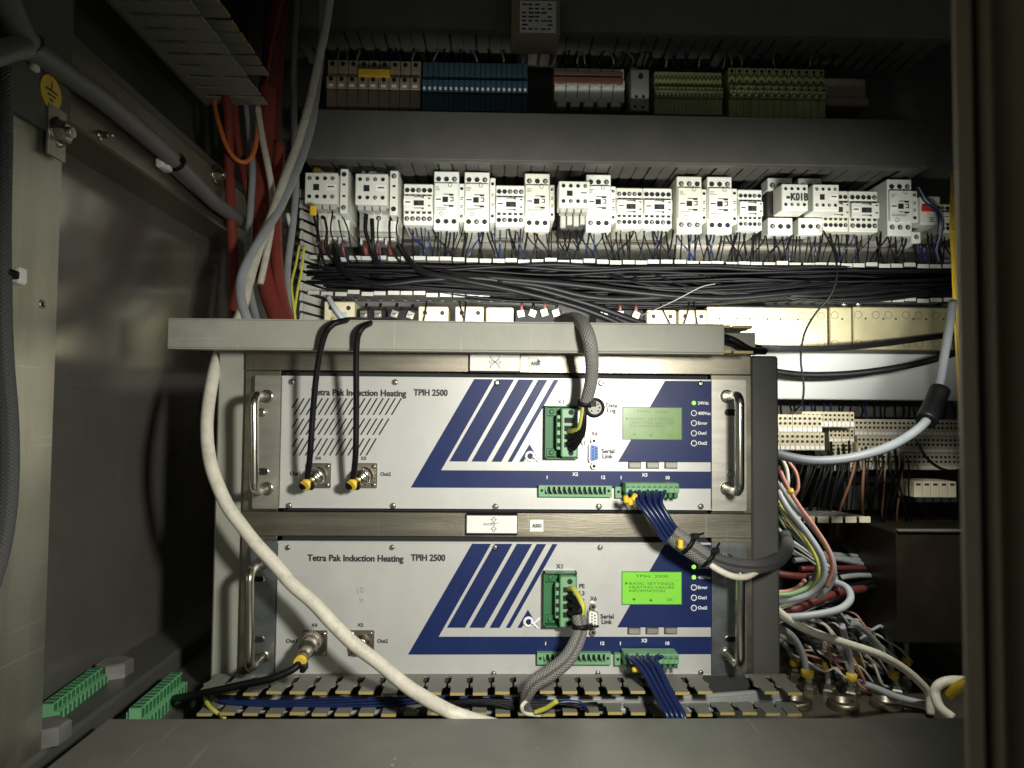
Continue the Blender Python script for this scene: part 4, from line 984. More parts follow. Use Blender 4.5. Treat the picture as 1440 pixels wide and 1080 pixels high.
# lower open duct right (steps seen at 1150-1220, 710-735)
t = thing('lower_duct', 'dark slotted duct fingers below the cream terminal strips', 'cable duct', tuple(P(1185, 720, 1.0)))
for k in range(7):
    p0 = P(1098+k*19.5, 727, 1.0); b = M(); b.add([(p0.x-.008, 1.0, p0.z), (p0.x+.008, 1.0, p0.z), (p0.x-.022, 1.10, p0.z+.0), (p0.x-.038, 1.10, p0.z+.0), (p0.x-.008, 1.0, p0.z-.002), (p0.x+.008, 1.0, p0.z-.002), (p0.x-.022, 1.10, p0.z-.002), (p0.x-.038, 1.10, p0.z-.002)], [(0, 1, 2, 3), (7, 6, 5, 4), (0, 4, 5, 1), (1, 5, 6, 2), (2, 6, 7, 3), (3, 7, 4, 0)])
    b.mi = 1; b.box(p0.x-.008, p0.x+.008, .997, .9995, p0.z-.008, p0.z+.001, .0006); b.build('duct_finger', ['duct_dark', 'beige_plastic'], t)
# ================================================================ CABLES
cable('coax_cable', 'left of the two thin black cables hanging over the rack duct to the upper unit', 'cable', [(432, 676, .665), (436, 640, .655), (440, 580, .65), (446, 520, .642), (455, 476, .635), (466, 458, .633), (482, 451.5, .64), (505, 450, .675), (540, 455, .74)], .0028, 'black_gloss', 'two black cables to the upper unit')
cable('coax_cable', 'right of the two thin black cables hanging over the rack duct to the upper unit', 'cable', [(496, 676, .665), (500, 640, .655), (501, 580, .65), (501, 520, .643), (502, 480, .636), (508, 463, .634), (520, 455, .645), (545, 450, .69), (575, 452, .75)], .0028, 'black_gloss', 'two black cables to the upper unit')
def coax_plug(cx, cy, ex, ey, Ye, lab, elbow):
    p0 = P(cx, cy, YP-.012); p1 = P(ex, ey, Ye); t = thing('coax_plug', lab, 'plug', tuple(p0), 'screw-on plugs of the two units')
    b = M(); ax = p1-p0; L = ax.length
    b.lathe(p0, ax, [(0, .0068), (.001, .0084), (L*.30, .0084), (L*.32, .0076), (L*.36, .0080), (L*.52, .0080), (L*.55, .0062), (L*.8, .0058), (L, .0050)], 20); sh = b.build('plug_shell', 'chrome', t)
    b = M()
    for k in range(24):
        a_ = k*math.pi/12; u = ax.normalized(); s_ = u.cross(Vector((0, 0, 1))).normalized(); v_ = u.cross(s_); c_ = p0+(s_*math.cos(a_)+v_*math.sin(a_))*.0084
        b.tube([c_+u*.001, c_+u*L*.29], .0005, 4, 1, False)
    b.build('knurl', 'screw', sh, kind='stuff')
    m_ = p0.lerp(p1, .97); b = M(); b.lathe(m_, ax, [(0, .0056), (.008, .0052)], 14); b.build('yellow_band', 'sticker_yellow', t)
    b = M(); b.lathe(m_+ax.normalized()*.002, ax, [(0, .0057), (.0012, .0057)], 14); b.build('band_stripe', 'print_black', t)
    if elbow: b = M(); q = P(ex-4, ey+4, Ye-.002); b.lathe(q-Vector((.006, 0, 0)), (1, 0, 0), [(0, .0035), (.002, .0048), (.011, .0048), (.013, .0035)], 12); b.build('elbow_boot', 'black', t)
coax_plug(447, 668, 435, 678, .667, 'silver plug with a yellow band on the left socket of the upper unit', True)
coax_plug(512, 668, 500, 678, .667, 'silver plug with a yellow band on the right socket of the upper unit', True)
coax_plug(440, 899, 424, 927, .640, 'angled silver plug with yellow tape on the lower unit', False)
tag(M().box(*sorted((P(424, 935, .635).x, P(432, 935, .635).x)), .628, .64, P(428, 943, .635).z, P(428, 933, .635).z, .001).build('tape_flag', 'black'), 'black tie end sticking out beside the lower silver plug', 'cable tie')
cable('black_cable', 'black cable from the lower unit plug running left over the bottom duct', 'cable', [(423, 928, .638), (416, 938, .632), (400, 947, .628), (375, 956, .625), (340, 963, .63), (300, 972, .635), (265, 979, .65), (230, 985, .70)], .0033, 'black_gloss')
cable('white_cable', 'thick white cable sweeping from the left down across the lower unit', 'cable', [(340, 440, .80), (322, 470, .76), (306, 505, .715), (295, 556, .69), (291, 606, .672), (297, 655, .66), (317, 706, .652), (339, 738, .648), (361, 766, .645), (387, 794, .643), (410, 821, .640), (440, 847, .636), (468, 877, .632), (498, 906, .628), (531, 931, .625), (562, 957, .618), (590, 977, .612), (640, 1004, .600), (700, 1022, .61)], [.0060, .0060, .0061, .0060, .0059, .0060, .0061, .0059, .0060, .0061, .0059, .0060, .0060, .0061, .0059, .0060, .0061, .006, .006], 'white_cable', n=14)
# braided hoses
cable('braided_hose', 'grey braided hose bending over the rack duct to the upper unit', 'hose', [(770, 480, .80), (785, 455, .73), (803, 448, .68), (817, 453, .645), (827, 472, .628), (832, 500, .63), (832, 530, .640), (827, 555, .648), (821, 570, .652)], [.0063]*6+[.0060, .0058, .0052], 'braid', n=16)
def tie(c, axis, r, lab, tail=None):
    t = thing('cable_tie', lab, 'cable tie', tuple(c)); b = M(); b.ring(Vector(c)-Vector(axis).normalized()*.002, axis, r*.96, r*1.12, .004, 18); b.build('tie_band', 'black', t)
    a = Vector(axis).normalized(); s_ = a.cross(Vector((0, 1, 0))).normalized(); q = Vector(c)+s_*r*1.1+Vector((0, -r*.5, 0))
    M().box(q.x-.003, q.x+.003, q.y-.003, q.y+.002, q.z-.0025, q.z+.0025, .0006).build('tie_head', 'black', t)
    if tail: M().tube([q, q+Vector(tail)*.5, q+Vector(tail)], .0011, 5).build('tie_tail', 'black', t)
tie(P(822, 567, .652), P(826, 575, .653)-P(828, 560, .65), .0065, 'black tie at the end of the hose on the upper unit', (-.005, -.003, .002))
for k, (e, m_) in enumerate((((802, 607), 'yellow_green'), ((801, 615), 'black'), ((801, 623), 'black'), ((803, 630), 'black'))):
    cable('mains_wire', ('green and yellow earth wire' if k == 0 else 'black mains wire')+' curling into the green plug of the upper unit', 'wire', [(821+jit(1), 568, .650), (819+k*.8, 585, .648), (815+k*1.5, 602+k*2, .652), (e[0]+5, e[1]-1, .660), (e[0]-2, e[1], .671)], .0026, m_, 'wires into the upper green plug', 8)
cable('braided_hose', 'grey braided hose drooping from the lower unit into the bottom duct', 'hose', [(814, 866, .650), (816, 885, .645), (810, 905, .638), (796, 928, .632), (775, 945, .628), (752, 960, .628), (742, 975, .632), (738, 990, .640), (744, 1002, .650)], [.0062, .0064, .0068, .0072, .0072, .0068, .0058, .0045, .004], 'braid', n=16)
tie(P(816, 880, .646), (0.05, .02, -1), .0072, 'black tie round the hose on the lower unit', (.008, -.002, .001))
for k, (e, m_) in enumerate((((802, 828), 'yellow_green'), ((801, 839), 'black'), ((802, 850), 'black'), ((802, 861), 'black'))):
    cable('mains_wire', ('green and yellow earth wire' if k == 0 else 'black mains wire')+' curling out of the green plug of the lower unit', 'wire', [(e[0]-2, e[1], .671), (e[0]+6, e[1]+2, .658), (813+(3-k)*2, 850+k*3, .648), (815+(3-k)*1.2, 864, .648), (814, 874, .648)], .0026, m_, 'wires into the lower green plug', 8)
cable('white_wire', 'white wires fraying from the lower end of the drooping hose', 'wire', [(741, 985, .632), (734, 993, .625), (738, 1003, .63), (760, 1006, .64)], .0018, 'white_cable', n=7)
cable('yellow_green_wire', 'yellow green wire end lying in the bottom duct near the hose', 'wire', [(752, 1002, .635), (768, 996, .63), (783, 986, .625)], .0022, 'yellow_green', n=7)
# blue control wires
for k in range(9):
    a = 885+k*6.4; s_ = (k-4)*2.6; zz_ = (-.004, .003, -.002, .0035, -.0045, .002, -.003, .004, -.001)[k]
    cable('blue_wire', 'dark blue control wire from the upper ten-way plug to the dark sleeve', 'wire', [(a, 689, .672), (a+1+(4-k)*1.5, 698, .660+zz_), (914+s_*1.5, 708, .654+zz_), (924+s_*1.4, 722+k*.3, .650+zz_), (934+s_*1.25, 738, .649+zz_), (946+s_*1.0, 755+s_*-.5, .650+zz_*.7), (962, 764-s_*.5, .65)], .00205, 'blue_wire', 'blue wires of the upper plug', 8, 5)
for k in range(8):
    s_ = (k-3.5)*2.5; a = 880+k*8; zz_ = (-.003, .003, -.004, .002, -.0035, .004, -.001, .003)[k]
    cable('blue_wire', 'dark blue control wire from the lower ten-way plug into the bottom duct', 'wire', [(a, 921, .672), (905+s_*2, 928, .660+zz_), (914+s_*1.6, 938, .650+zz_), (925+s_*1.4, 958, .640+zz_), (937+s_*1.35, 982, .628+zz_), (950+s_*1.4, 1006, .614+zz_), (955+s_*1.2, 1030, .612)], .0020, 'blue_wire', 'blue wires of the lower plug', 8, 5)
for k, (a, c_) in enumerate(((880, 697), (886, 700), (894, 695))):
    t = M(); p = P(a, c_, .655); t.lathe(p, (jit(.5), -.3, -1+jit(.3)), [(0, .0020), (.001, .0026), (.006, .0026), (.007, .0018)], 8); tag(t.build('wire_marker', 'yellow'), 'tiny yellow marker ring on a wire of the upper ten-way plug', 'marker', 'yellow markers at the upper plug')
cable('thin_wire', 'thin black wire looping under the lower ten-way plug with two yellow beads', 'wire', [(882, 922, .67), (884, 932, .662), (893, 940, .658), (903, 941, .657), (912, 935, .66), (918, 925, .668)], .0010, 'black', n=6)
for a, c_ in ((895, 942), (909, 938)): p = P(a, c_, .655); tag(M().lathe(p-Vector((.004, 0, 0)), (1, 0, .1), [(0, .0018), (.0015, .0026), (.007, .0026), (.0085, .0018)], 8).build('wire_bead', 'sticker_yellow'), 'tiny yellow bead on the wire loop under the lower ten-way plug', 'marker', 'yellow beads on the loop')
cable('thin_wire', 'thin dark wire curving under the upper ten-way plug', 'wire', [(905, 694, .668), (918, 700, .660), (930, 712, .655), (938, 730, .652)], .0009, 'black', n=6)
# sleeve and conduit to the right
cable('sleeve', 'pale grey sleeve tied round the blue wires between the units', 'hose', [(944, 751, .650), (960, 763, .648), (980, 777, .648), (996, 788, .650)], [.0088, .0090, .0088, .0082], 'braid', n=16)
cable('conduit', 'dark grey flexible conduit passing in front of the right rack upright', 'hose', [(984, 776, .652), (1002, 787, .652), (1030, 795, .655), (1060, 797, .66), (1084, 792, .685), (1100, 781, .735), (1107, 766, .83), (1102, 750, .97)], [.0078, .0078, .0075, .0072, .0072, .0075, .008, .008], 'braid_dark', n=18)
tie(P(966, 765, .648), P(970, 769, .648)-P(960, 761, .648), .0095, 'first black tie on the pale sleeve', (.007, -.003, .003))
tie(P(994, 784, .650), P(1000, 790, .65)-P(990, 781, .65), .0092, 'second black tie where sleeve and conduit meet', (.003, -.002, .007))
tag(M().box(P(951, 760, .64).x, P(958, 760, .64).x, .632, .642, P(955, 770, .64).z, P(955, 757, .64).z, .001).build('cable_flag', 'sticker_yellow'), 'yellow flag label hanging from the pale sleeve', 'label')
cable('beige_cable', 'thin beige cable hanging below the dark conduit', 'cable', [(992, 788, .648), (1008, 800, .645), (1030, 810, .645), (1050, 811, .65), (1066, 803, .662), (1085, 800, .70)], .0030, 'white_cable', n=9)
# spare green plugs on the left
def spare(c0, c1, Y0, Y1, X_off, z, lab, h):
    a0 = P(*c0, Y0); a1 = P(*c1, Y1); t = thing('spare_plug', lab, 'plug', tuple(a0)); d = (a1-a0); d.z = 0; u = d.normalized(); L = d.length; v_ = Vector((u.y, -u.x, 0)); b = M()
    def bx(s0, s1, w0, w1, h0, h1, bm):
        q = [a0.xy.to_3d()+u*s+v_*w_ for s in (s0, s1) for w_ in (w0, w1)]
        vs = [(p.x, p.y, z+hh) for p in q for hh in (h0, h1)]; bm.add(vs, [(0, 1, 3, 2), (4, 6, 7, 5), (0, 4, 5, 1), (2, 3, 7, 6), (0, 2, 6, 4), (1, 5, 7, 3)])
    bx(0, L, -.004, .006, 0, h, b); bx(0, L, .006, .011, 0, h*.55, b); bx(.002, L-.002, -.007, -.004, 0, h*.8, b); b.build('plug_body', 'green_spare', t)
    b = M()
    for k in range(12):
        s0 = L*(k+.15)/12; bx(s0, s0+L*.045, .0061, .0069, h*.58, h*.95, b); bx(s0, s0+L*.03, .0111, .0117, h*.05, h*.5, b)
    b.build('plug_ribs', 'green_dark', t)
    b = M()
    for k in range(12): s0 = L*(k+.2)/12; bx(s0, s0+L*.05, -.003, .005, h, h+.0003, b)
    b.build('screw_openings', 'green_dark', t)
spare((64, 992), (135, 945), .605, .69, 0, -.256, 'spare green terminal plug lying on the rail beside the hex bolt', .0135)
spare((188, 1003), (247, 962), .625, .71, 0, -.274, 'spare green terminal plug lying lower between rail and bottom duct', .020)
# ---------------------------------------------------------------- left side conduits on beam and post
XB = -.336
def onx(X, a, c_): d = P(a, c_, 1); return d*(X/d.x)
def cx(name, lab, pts, r, m_, X=XB, group=None):
    q = [onx(X if len(p) < 3 else p[2], p[0], p[1]) for p in pts]; return tag(M().tube(q, r, 14, 6).build(name, m_, origin=q[0]), lab, 'conduit', group)
cx('conduit', 'grey conduit running along the dark beam from the bracket to the red cables', [(30, 62), (60, 80), (100, 108), (145, 140), (190, 178), (225, 208), (245, 227), (270, 252), (300, 283), (330, 305), (350, 318)], .0086, 'conduit', -.333)
cx('conduit', 'second grey conduit tucked under the first along the beam', [(232, 222), (255, 246), (280, 268), (306, 290), (340, 312)], .0066, 'conduit', -.338)
cx('conduit', 'grey conduit coming down from the top left corner to the tie', [(-60, -260), (-10, -60), (8, 0), (22, 32), (32, 52), (40, 60)], .0085, 'conduit', -.325)
cx('conduit', 'short grey conduit entering from the left edge under the corner tie', [(-200, 100), (-40, 85), (-5, 76), (14, 70), (34, 66)], .0075, 'conduit', -.323)
cx('braided_hose', 'dark braided hose hanging down the post at the left edge', [(2, 60), (4, 140), (4, 200), (3, 260), (2, 330), (3, 400), (4, 460), (7, 520), (12, 580), (14, 640), (12, 700), (4, 760), (-12, 820), (-40, 900), (-60, 1000)], .0058, 'braid_dark', -.333)
tie(onx(-.330, 40, 62), (0, .5, -.4), .0092, 'black tie in the top left corner holding two conduits')
tie(onx(-.333, 246, 228), (0, .7, -.3), .0095, 'black tie holding the conduits halfway along the beam')
tie(onx(-.332, 10, 385), (0, .1, 1), .0062, 'black tie on the hose at the left edge', (.0, .02, .001))
for c_, lab in (((228, 232), 'white tie mount under the conduit halfway along the beam'), ((35, 88), 'white tie mount under the corner conduits'), ((15, 388), 'white tie mount behind the hose at the left edge')):
    p = onx(-.342, *c_); t = thing('tie_mount', lab, 'cable mount', tuple(p), 'white tie mounts'); M().box(-.345, -.336, p.y-.010, p.y+.010, p.z-.005, p.z+.005, .002).build('mount_base', 'sticker_white', t); M().box(-.337, -.333, p.y-.004, p.y+.004, p.z-.006, p.z+.006, .001).build('mount_saddle', 'sticker_white', t)
# red and white cables rising on the left
cable('red_cable', 'leftmost red cable rising from the rack duct to the slotted duct', 'cable', [(316, 120, .90), (322, 170, .90), (322, 230, .90), (325, 300, .89), (328, 360, .88), (329, 410, .86), (330, 460, .82)], .0062, 'red_cable', n=12)
cable('red_cable', 'thin red cable slanting behind the orange wire', 'cable', [(329, 130, .93), (332, 180, .93), (340, 230, .93), (350, 275, .92), (362, 320, .92), (372, 370, .92), (388, 430, .90), (400, 480, .88)], .0052, 'red_cable', n=12)
cable('red_cable', 'thickest red cable in the middle of the bunch', 'cable', [(376, 120, .96), (374, 190, .95), (368, 250, .93), (365, 310, .91), (368, 360, .90), (376, 405, .88), (388, 440, .86), (402, 480, .83)], .0112, 'red_cable', n=16)
cable('red_cable', 'right red cable curving out towards the rack duct', 'cable', [(393, 200, .94), (390, 270, .93), (388, 330, .91), (391, 380, .89), (398, 425, .87), (410, 465, .84)], .0072, 'red_cable', n=12)
cable('red_cable', 'broad dark red cable coming down from the top beside the slotted duct', 'cable', [(410, -320, .98), (398, -60, .98), (392, 0, .98), (385, 70, .98), (381, 140, .98), (379, 200, .97), (378, 260, .96)], .0150, 'red_dark', n=16)
cable('red_wire', 'thin red wire slanting down from the top in front of the broad one', 'wire', [(430, -320, .95), (402, -40, .95), (392, 20, .95), (380, 75, .95), (373, 140, .95), (371, 180, .95)], .0022, 'red_cable', n=8)
cable('orange_wire', 'orange wire looping below the end of the slotted duct', 'wire', [(301, 136, .91), (303, 155, .90), (309, 178, .89), (318, 204, .885), (330, 222, .885), (344, 228, .89), (355, 218, .90), (361, 195, .91), (362, 165, .92)], .0030, 'orange_wire', n=9)
cable('grey_cable', 'pale grey cable straight down between the red ones', 'cable', [(346, 140, .95), (351, 190, .94), (355, 240, .92), (352, 300, .90), (349, 350, .88), (350, 400, .86), (358, 440, .83), (366, 470, .80)], .0045, 'lightgrey_cable', n=10)
cable('grey_cable', 'dull grey cable slanting right below the slotted duct', 'cable', [(362, 150, .92), (368, 190, .91), (376, 230, .90), (382, 265, .90), (383, 300, .89), (378, 340, .88), (366, 400, .87)], .0042, 'white_cable', n=10)
cable('white_cable', 'white cable sweeping down from the top centre left to behind the rack duct', 'cable', [(500, -320, .98), (478, -120, .97), (461, 20, .96), (449, 80, .96), (439, 128, .95), (430, 165, .93), (416, 210, .91), (399, 255, .88), (380, 310, .85), (362, 355, .82), (349, 400, .79), (339, 440, .76), (326, 475, .74)], .0056, 'white_cable', n=12)
cable('grey_cable', 'light grey cable beside the white one, bulging left above the rack duct', 'cable', [(460, -320, 1.0), (453, -100, .99), (452, 60, .98), (446, 120, .97), (440, 165, .94), (430, 205, .92), (413, 250, .89), (392, 295, .86), (370, 330, .83), (347, 370, .80), (338, 400, .78), (341, 430, .76), (354, 465, .745)], .0052, 'lightgrey_cable', n=12)
cable('grey_cable', 'dim grey cable at the dark top left of the back plate', 'cable', [(424, -300, 1.05), (418, -20, 1.05), (414, 60, 1.05), (413, 140, 1.04), (414, 200, 1.03), (416, 260, 1.02), (411, 320, 1.0), (404, 380, .98), (405, 430, .94), (412, 470, .9)], .0050, 'grey_cable', n=10)
cable('white_wire', 'thin white cable curving right of the red bunch', 'wire', [(404, 300, 1.0), (410, 330, 1.0), (408, 360, .99), (402, 400, .98), (404, 440, .95), (410, 470, .92)], .0030, 'white_cable', n=8)
for k, (q, lab) in enumerate(((((421, 345, 1.08), (416, 372, 1.07), (410, 400, 1.06), (413, 430, 1.05), (418, 470, 1.04)), 'left'), (((428, 345, 1.08), (424, 380, 1.07), (419, 405, 1.06), (414, 440, 1.05), (412, 470, 1.04)), 'right'))):
    cable('earth_wire', f'yellow green earth wire {lab} of two beside the upright slotted duct', 'wire', q, .0020, 'yellow_green', 'two earth wires', 7)
# ---------------------------------------------------------------- black cables packed in the middle duct
zr = random.Random(3)
for k in range(84):
    f_ = k/83; yl = 374+f_*27+zr.uniform(-3, 3); yr = 376+f_*46+zr.uniform(-4, 4); Y = 1.185-.075*zr.random()-.02*f_
    xs = 432+zr.choice((0, 0, 0, 40, 90, 180, 300)); xe = 1350-zr.choice((0, 0, 0, 60, 160))
    pts = []; n_ = 9
    for i in range(n_):
        u = i/(n_-1); xx = xs+(xe-xs)*u; bulge = math.sin(math.pi*min(1, max(0, (xx-560)/620)))*18*f_
        pts.append((xx, yl+(yr-yl)*((xx-432)/918)+zr.uniform(-4, 4)+bulge, Y-.012*math.sin(math.pi*u)+zr.uniform(-.004, .004)))
    cable('black_cable', 'black cable packed among others in the middle open duct', 'cable', pts, zr.choice((zr.uniform(.0013, .0022), zr.uniform(.0013, .0022), zr.uniform(.0022, .0036))), 'black_gloss' if zr.random() < .6 else 'black', 'black cables in the middle duct', 7, 5)
for q, lab in ((((470, 345, 1.12), (476, 372, 1.10), (500, 392, 1.09), (540, 400, 1.08), (600, 394, 1.08), (680, 392, 1.08), (760, 408, 1.085), (840, 432, 1.09), (890, 450, 1.10), (930, 462, 1.12)), 'thick black cable sagging out of the middle duct behind the braided hose'),
               (((560, 345, 1.12), (590, 380, 1.09), (640, 392, 1.075), (720, 408, 1.07), (800, 428, 1.075), (850, 446, 1.08), (885, 462, 1.09)), 'second thick black cable slanting down behind the braided hose'),
               (((700, 395, 1.08), (760, 402, 1.075), (830, 418, 1.075), (900, 420, 1.08), (1000, 412, 1.09), (1100, 402, 1.10), (1200, 398, 1.11)), 'thick black cable sagging lowest at the middle of the duct'),
               (((620, 385, 1.09), (780, 398, 1.07), (900, 412, 1.065), (1010, 420, 1.07), (1120, 412, 1.08), (1240, 404, 1.10), (1345, 400, 1.11)), 'glossy black cable bulging furthest out of the duct at the right')):
    cable('thick_black_cable', lab, 'cable', q, .0048, 'black_gloss', None, 9)
for k in range(24):
    x0_ = 800+k*13; cable('black_cable', 'black cable bulging from the right half of the middle open duct', 'cable', [(x0_, 385+zr.uniform(-6, 6), 1.12), (x0_+70, 400+k*.9+zr.uniform(-3, 3), 1.085), (x0_+160, 408+k*.6+zr.uniform(-3, 3), 1.08), (min(1345, x0_+300), 396+k*.5+zr.uniform(-4, 4), 1.10)], zr.uniform(.0015, .0027), 'black_gloss', 'bulging cables of the middle duct', 7)
# thin wires dropping from the contactors into the duct
for k in range(150):
    xx = 572+k*5.1+zr.uniform(-5, 5); 
    if xx > 1335: break
    dx = zr.choice((zr.uniform(-14, 14), zr.uniform(-14, 14), zr.uniform(-34, 34))); m_ = zr.choice(('black', 'black', 'black_gloss', 'blue_wire', 'black'))
    y0_ = 318+(xx-575)*.012+zr.uniform(0, 8)
    cable('thin_wire', ('thin dark blue wire' if m_ == 'blue_wire' else 'thin black wire')+' dropping from a contactor into the middle duct', 'wire', [(xx, y0_, 1.118), (xx+dx*.2, y0_+12, 1.105), (xx+dx*.7, y0_+28, 1.105+zr.uniform(0, .02)), (xx+dx, 366+(xx-575)*.008, 1.125), (xx+dx*1.1, 384, 1.15)], zr.uniform(.0009, .0019), m_, 'blue wires under the contactors' if m_ == 'blue_wire' else 'thin wires under the contactors', 5, 4)
for k, xx in enumerate((440, 447, 456, 468, 476, 484, 515, 523, 532, 548, 560)):
    m_ = zr.choice(('black', 'black_gloss', 'blue_wire')) if k % 3 else 'black'
    cable('hanging_wire', ('dark blue' if m_ == 'blue_wire' else 'black')+' wire hanging from the two large contactors into the duct', 'wire', [(xx, 296+zr.uniform(-3, 22), 1.085), (xx+zr.uniform(-3, 6), 325, 1.085), (xx+zr.uniform(0, 12), 350, 1.09), (xx+zr.uniform(4, 28), 375, 1.12)], zr.choice((.0013, .002, .0034)), m_, 'blue wires under the large contactors' if m_ == 'blue_wire' else 'black wires under the large contactors', 6, 5)
for q in (((788, 322), (783, 340), (790, 352), (806, 356), (812, 345), (806, 330)), ((800, 322), (795, 345), (812, 353), (806, 338))):
    cable('looped_wire', 'thin black wire looping in front of the duct under the overlapping front block', 'wire', [(a, c_, 1.085) for a, c_ in q], .0011, 'black', 'looped wires', 6)
cable('grey_wire', 'light grey wire slanting out of the middle duct towards the last beige pair', 'wire', [(1006, 399, 1.05), (985, 404, 1.045), (950, 422, 1.05), (920, 436, 1.07), (900, 444, 1.09)], .0008, 'conduit', n=6)
cable('grey_cable', 'pair of light grey wires dropping onto the leftmost beige module', 'cable', [(462, 418, 1.1), (470, 432, 1.09), (482, 448, 1.09), (494, 462, 1.10)], .0042, 'lightgrey_cable')
for k, (a, d_) in enumerate(((600, -4), (646, 6), (655, -2), (928, 10), (970, -6), (976, 3))):
    cable('thin_wire', 'thin dark wire dropping in front of a beige module over the rack', 'wire', [(a, 424, 1.10), (a+d_*.5, 438, 1.09), (a+d_*1.5, 458, 1.095), (a+d_*2, 475, 1.1)], .0014, 'black', 'wires on the beige modules', 6)
# right: hanging wire, black cables, hose, yellow bundle
cable('thin_wire', 'thin black wire hanging from the contactors down past the cream plates', 'wire', [(1158, 325, 1.09), (1172, 352, 1.06), (1177, 385, 1.04), (1168, 415, 1.04), (1146, 442, 1.05), (1131, 470, 1.05), (1126, 505, 1.05), (1130, 540, 1.05), (1128, 565, 1.05), (1118, 578, 1.07)], .0016, 'black', n=7)
cable('black_cable', 'upper black cable sweeping across the cream plates to the right', 'cable', [(1018, 476, .66), (1050, 487, .70), (1100, 490, .80), (1170, 490, .95), (1240, 484, 1.05), (1300, 476, 1.08), (1350, 470, 1.09)], [.0032, .0034, .0036, .004, .0042, .0042, .0042], 'black_gloss')
cable('black_cable', 'lower black cable sagging across the pale duct cover', 'cable', [(1085, 522, 1.08), (1130, 527, 1.08), (1190, 526, 1.07), (1250, 519, 1.06), (1300, 509, 1.06), (1352, 494, 1.06)], .0052, 'black')
cable('black_cable', 'black cable inside the open right end of the rack duct', 'cable', [(1005, 470, .67), (1030, 478, .665), (1055, 492, .67), (1075, 494, .69)], .0034, 'black')
cable('grey_hose', 'pale grey hose hanging beside the yellow wires into a black sleeve', 'hose', [(1340, 425, 1.0), (1335, 460, .98), (1328, 500, .96), (1321, 540, .94), (1312, 570, .925), (1300, 595, .91), (1270, 618, .90), (1235, 634, .88), (1190, 645, .87), (1145, 648, .86), (1110, 643, .85), (1080, 634, .84), (1050, 620, .82)], .0058, 'hose_grey', n=14)
cable('hose_sleeve', 'thick black rubber sleeve where the pale hose bends', 'sleeve', [(1322, 548, .934), (1312, 572, .924), (1302, 592, .912)], .0128, 'black_gloss', n=18)
for k in range(9):
    cable('gold_wire', 'shiny yellow wire in the bundle against the right post', 'wire', [(1343+zr.uniform(-6, 4), 240, 1.02), (1340+zr.uniform(-4, 7), 320+zr.uniform(-10, 10), 1.0), (1343+zr.uniform(-5, 6), 400, 1.0), (1346+zr.uniform(-4, 6), 470, 1.0), (1350+zr.uniform(-3, 6), 540+k*6, .99), (1356+zr.uniform(0, 5), 620, .98)], .0010, 'gold_wire', 'yellow wires by the right post', 6)
for k in range(6):
    a = 1300+zr.uniform(-6, 8); cable('thin_wire', 'thin blue grey wire falling in front of the motor switch', 'wire', [(a-14, 262, 1.09), (a-2, 282, 1.075), (a+14+k, 300, 1.07), (a+18, 322, 1.075), (a+12, 350, 1.09), (a+16, 368, 1.12)], .0012, zr.choice(('blue_wire', 'grey_cable')), 'wires over the motor switch', 6)
# wires under the lower right terminals
for k in range(33):
    a = 1104+k*5.4+zr.uniform(-3, 3); m_ = zr.choice(('black', 'black', 'black', 'black_gloss', 'brown_wire' if a > 1200 else 'black')); d_ = zr.uniform(-30, -4) if a < 1210 else zr.uniform(-20, 24)
    cable('drop_wire', ('brown wire' if m_ == 'brown_wire' else 'black wire')+' hanging below the cream terminal strips', 'wire', [(a, 618+zr.uniform(0, 36), 1.075), (a+zr.uniform(-2, 3), 655, 1.05), (a+d_*.5, 690, 1.05), (a+d_, 725+zr.uniform(-8, 12), 1.07), (a+d_*1.2, 760, 1.12)], zr.uniform(.0012, .0024), m_, 'brown drop wires' if m_ == 'brown_wire' else 'black drop wires', 6, 4)
cable('brown_wire', 'brown wire arching away from the long stepped terminal strip', 'wire', [(1290, 622, 1.09), (1300, 640, 1.05), (1316, 655, 1.05), (1335, 662, 1.06), (1356, 660, 1.07)], .0022, 'black', n=7)
for k in range(26):
    a = 1098+k*10; cable('black_wire', 'dark wire behind the terminals under the pale duct cover', 'wire', [(a, 566, 1.17), (a+zr.uniform(-6, 6), 578, 1.15), (a+zr.uniform(-8, 8), 600, 1.14)], .0016, zr.choice(('black', 'blue_wire', 'black')), 'wires above the terminals', 6, 4)
# bundle at the right edge of the rack
B = [('lightgrey_cable', 'pale grey cable outermost of the bunch curling right of the rack', [(1094, 690, .86), (1108, 716, .85), (1136, 752, .845), (1156, 785, .84), (1158, 812, .84), (1142, 834, .845), (1115, 843, .85), (1085, 845, .86)], .0040),
     ('yellow_green', 'yellow green wire in the bunch curling right of the rack', [(1090, 700, .87), (1110, 730, .86), (1135, 762, .855), (1149, 790, .85), (1150, 812, .85), (1138, 830, .855), (1110, 838, .86), (1085, 840, .87)], .0022),
     ('pink_wire', 'dusty pink wire running down the bunch right of the rack', [(1094, 655, .86), (1106, 682, .855), (1124, 712, .85), (1146, 742, .85), (1164, 772, .85), (1170, 800, .855), (1162, 826, .86)], .0026),
     ('grey_cable', 'dark grey cable in the bunch right of the rack', [(1095, 680, .87), (1112, 705, .865), (1138, 735, .86), (1160, 765, .86), (1172, 795, .86), (1168, 822, .865), (1150, 842, .87)], .0034),
     ('white_cable', 'white wire crossing behind the pink one right of the rack', [(1096, 640, .9), (1106, 660, .9), (1108, 685, .9), (1104, 700, .9)], .0026),
     ('pink_wire', 'short pink wire looping at the top of the bunch', [(1108, 648, .92), (1120, 666, .92), (1122, 688, .92), (1112, 702, .92)], .0022),
     ('green_wire', 'pale green wire at the bottom of the curl right of the rack', [(1085, 836, .85), (1110, 836, .85), (1132, 828, .85), (1142, 818, .85)], .0030),
     ('pink_wire', 'salmon wire at the bottom of the curl right of the rack', [(1085, 832, .86), (1105, 832, .86), (1122, 826, .86), (1132, 816, .865)], .0026)]
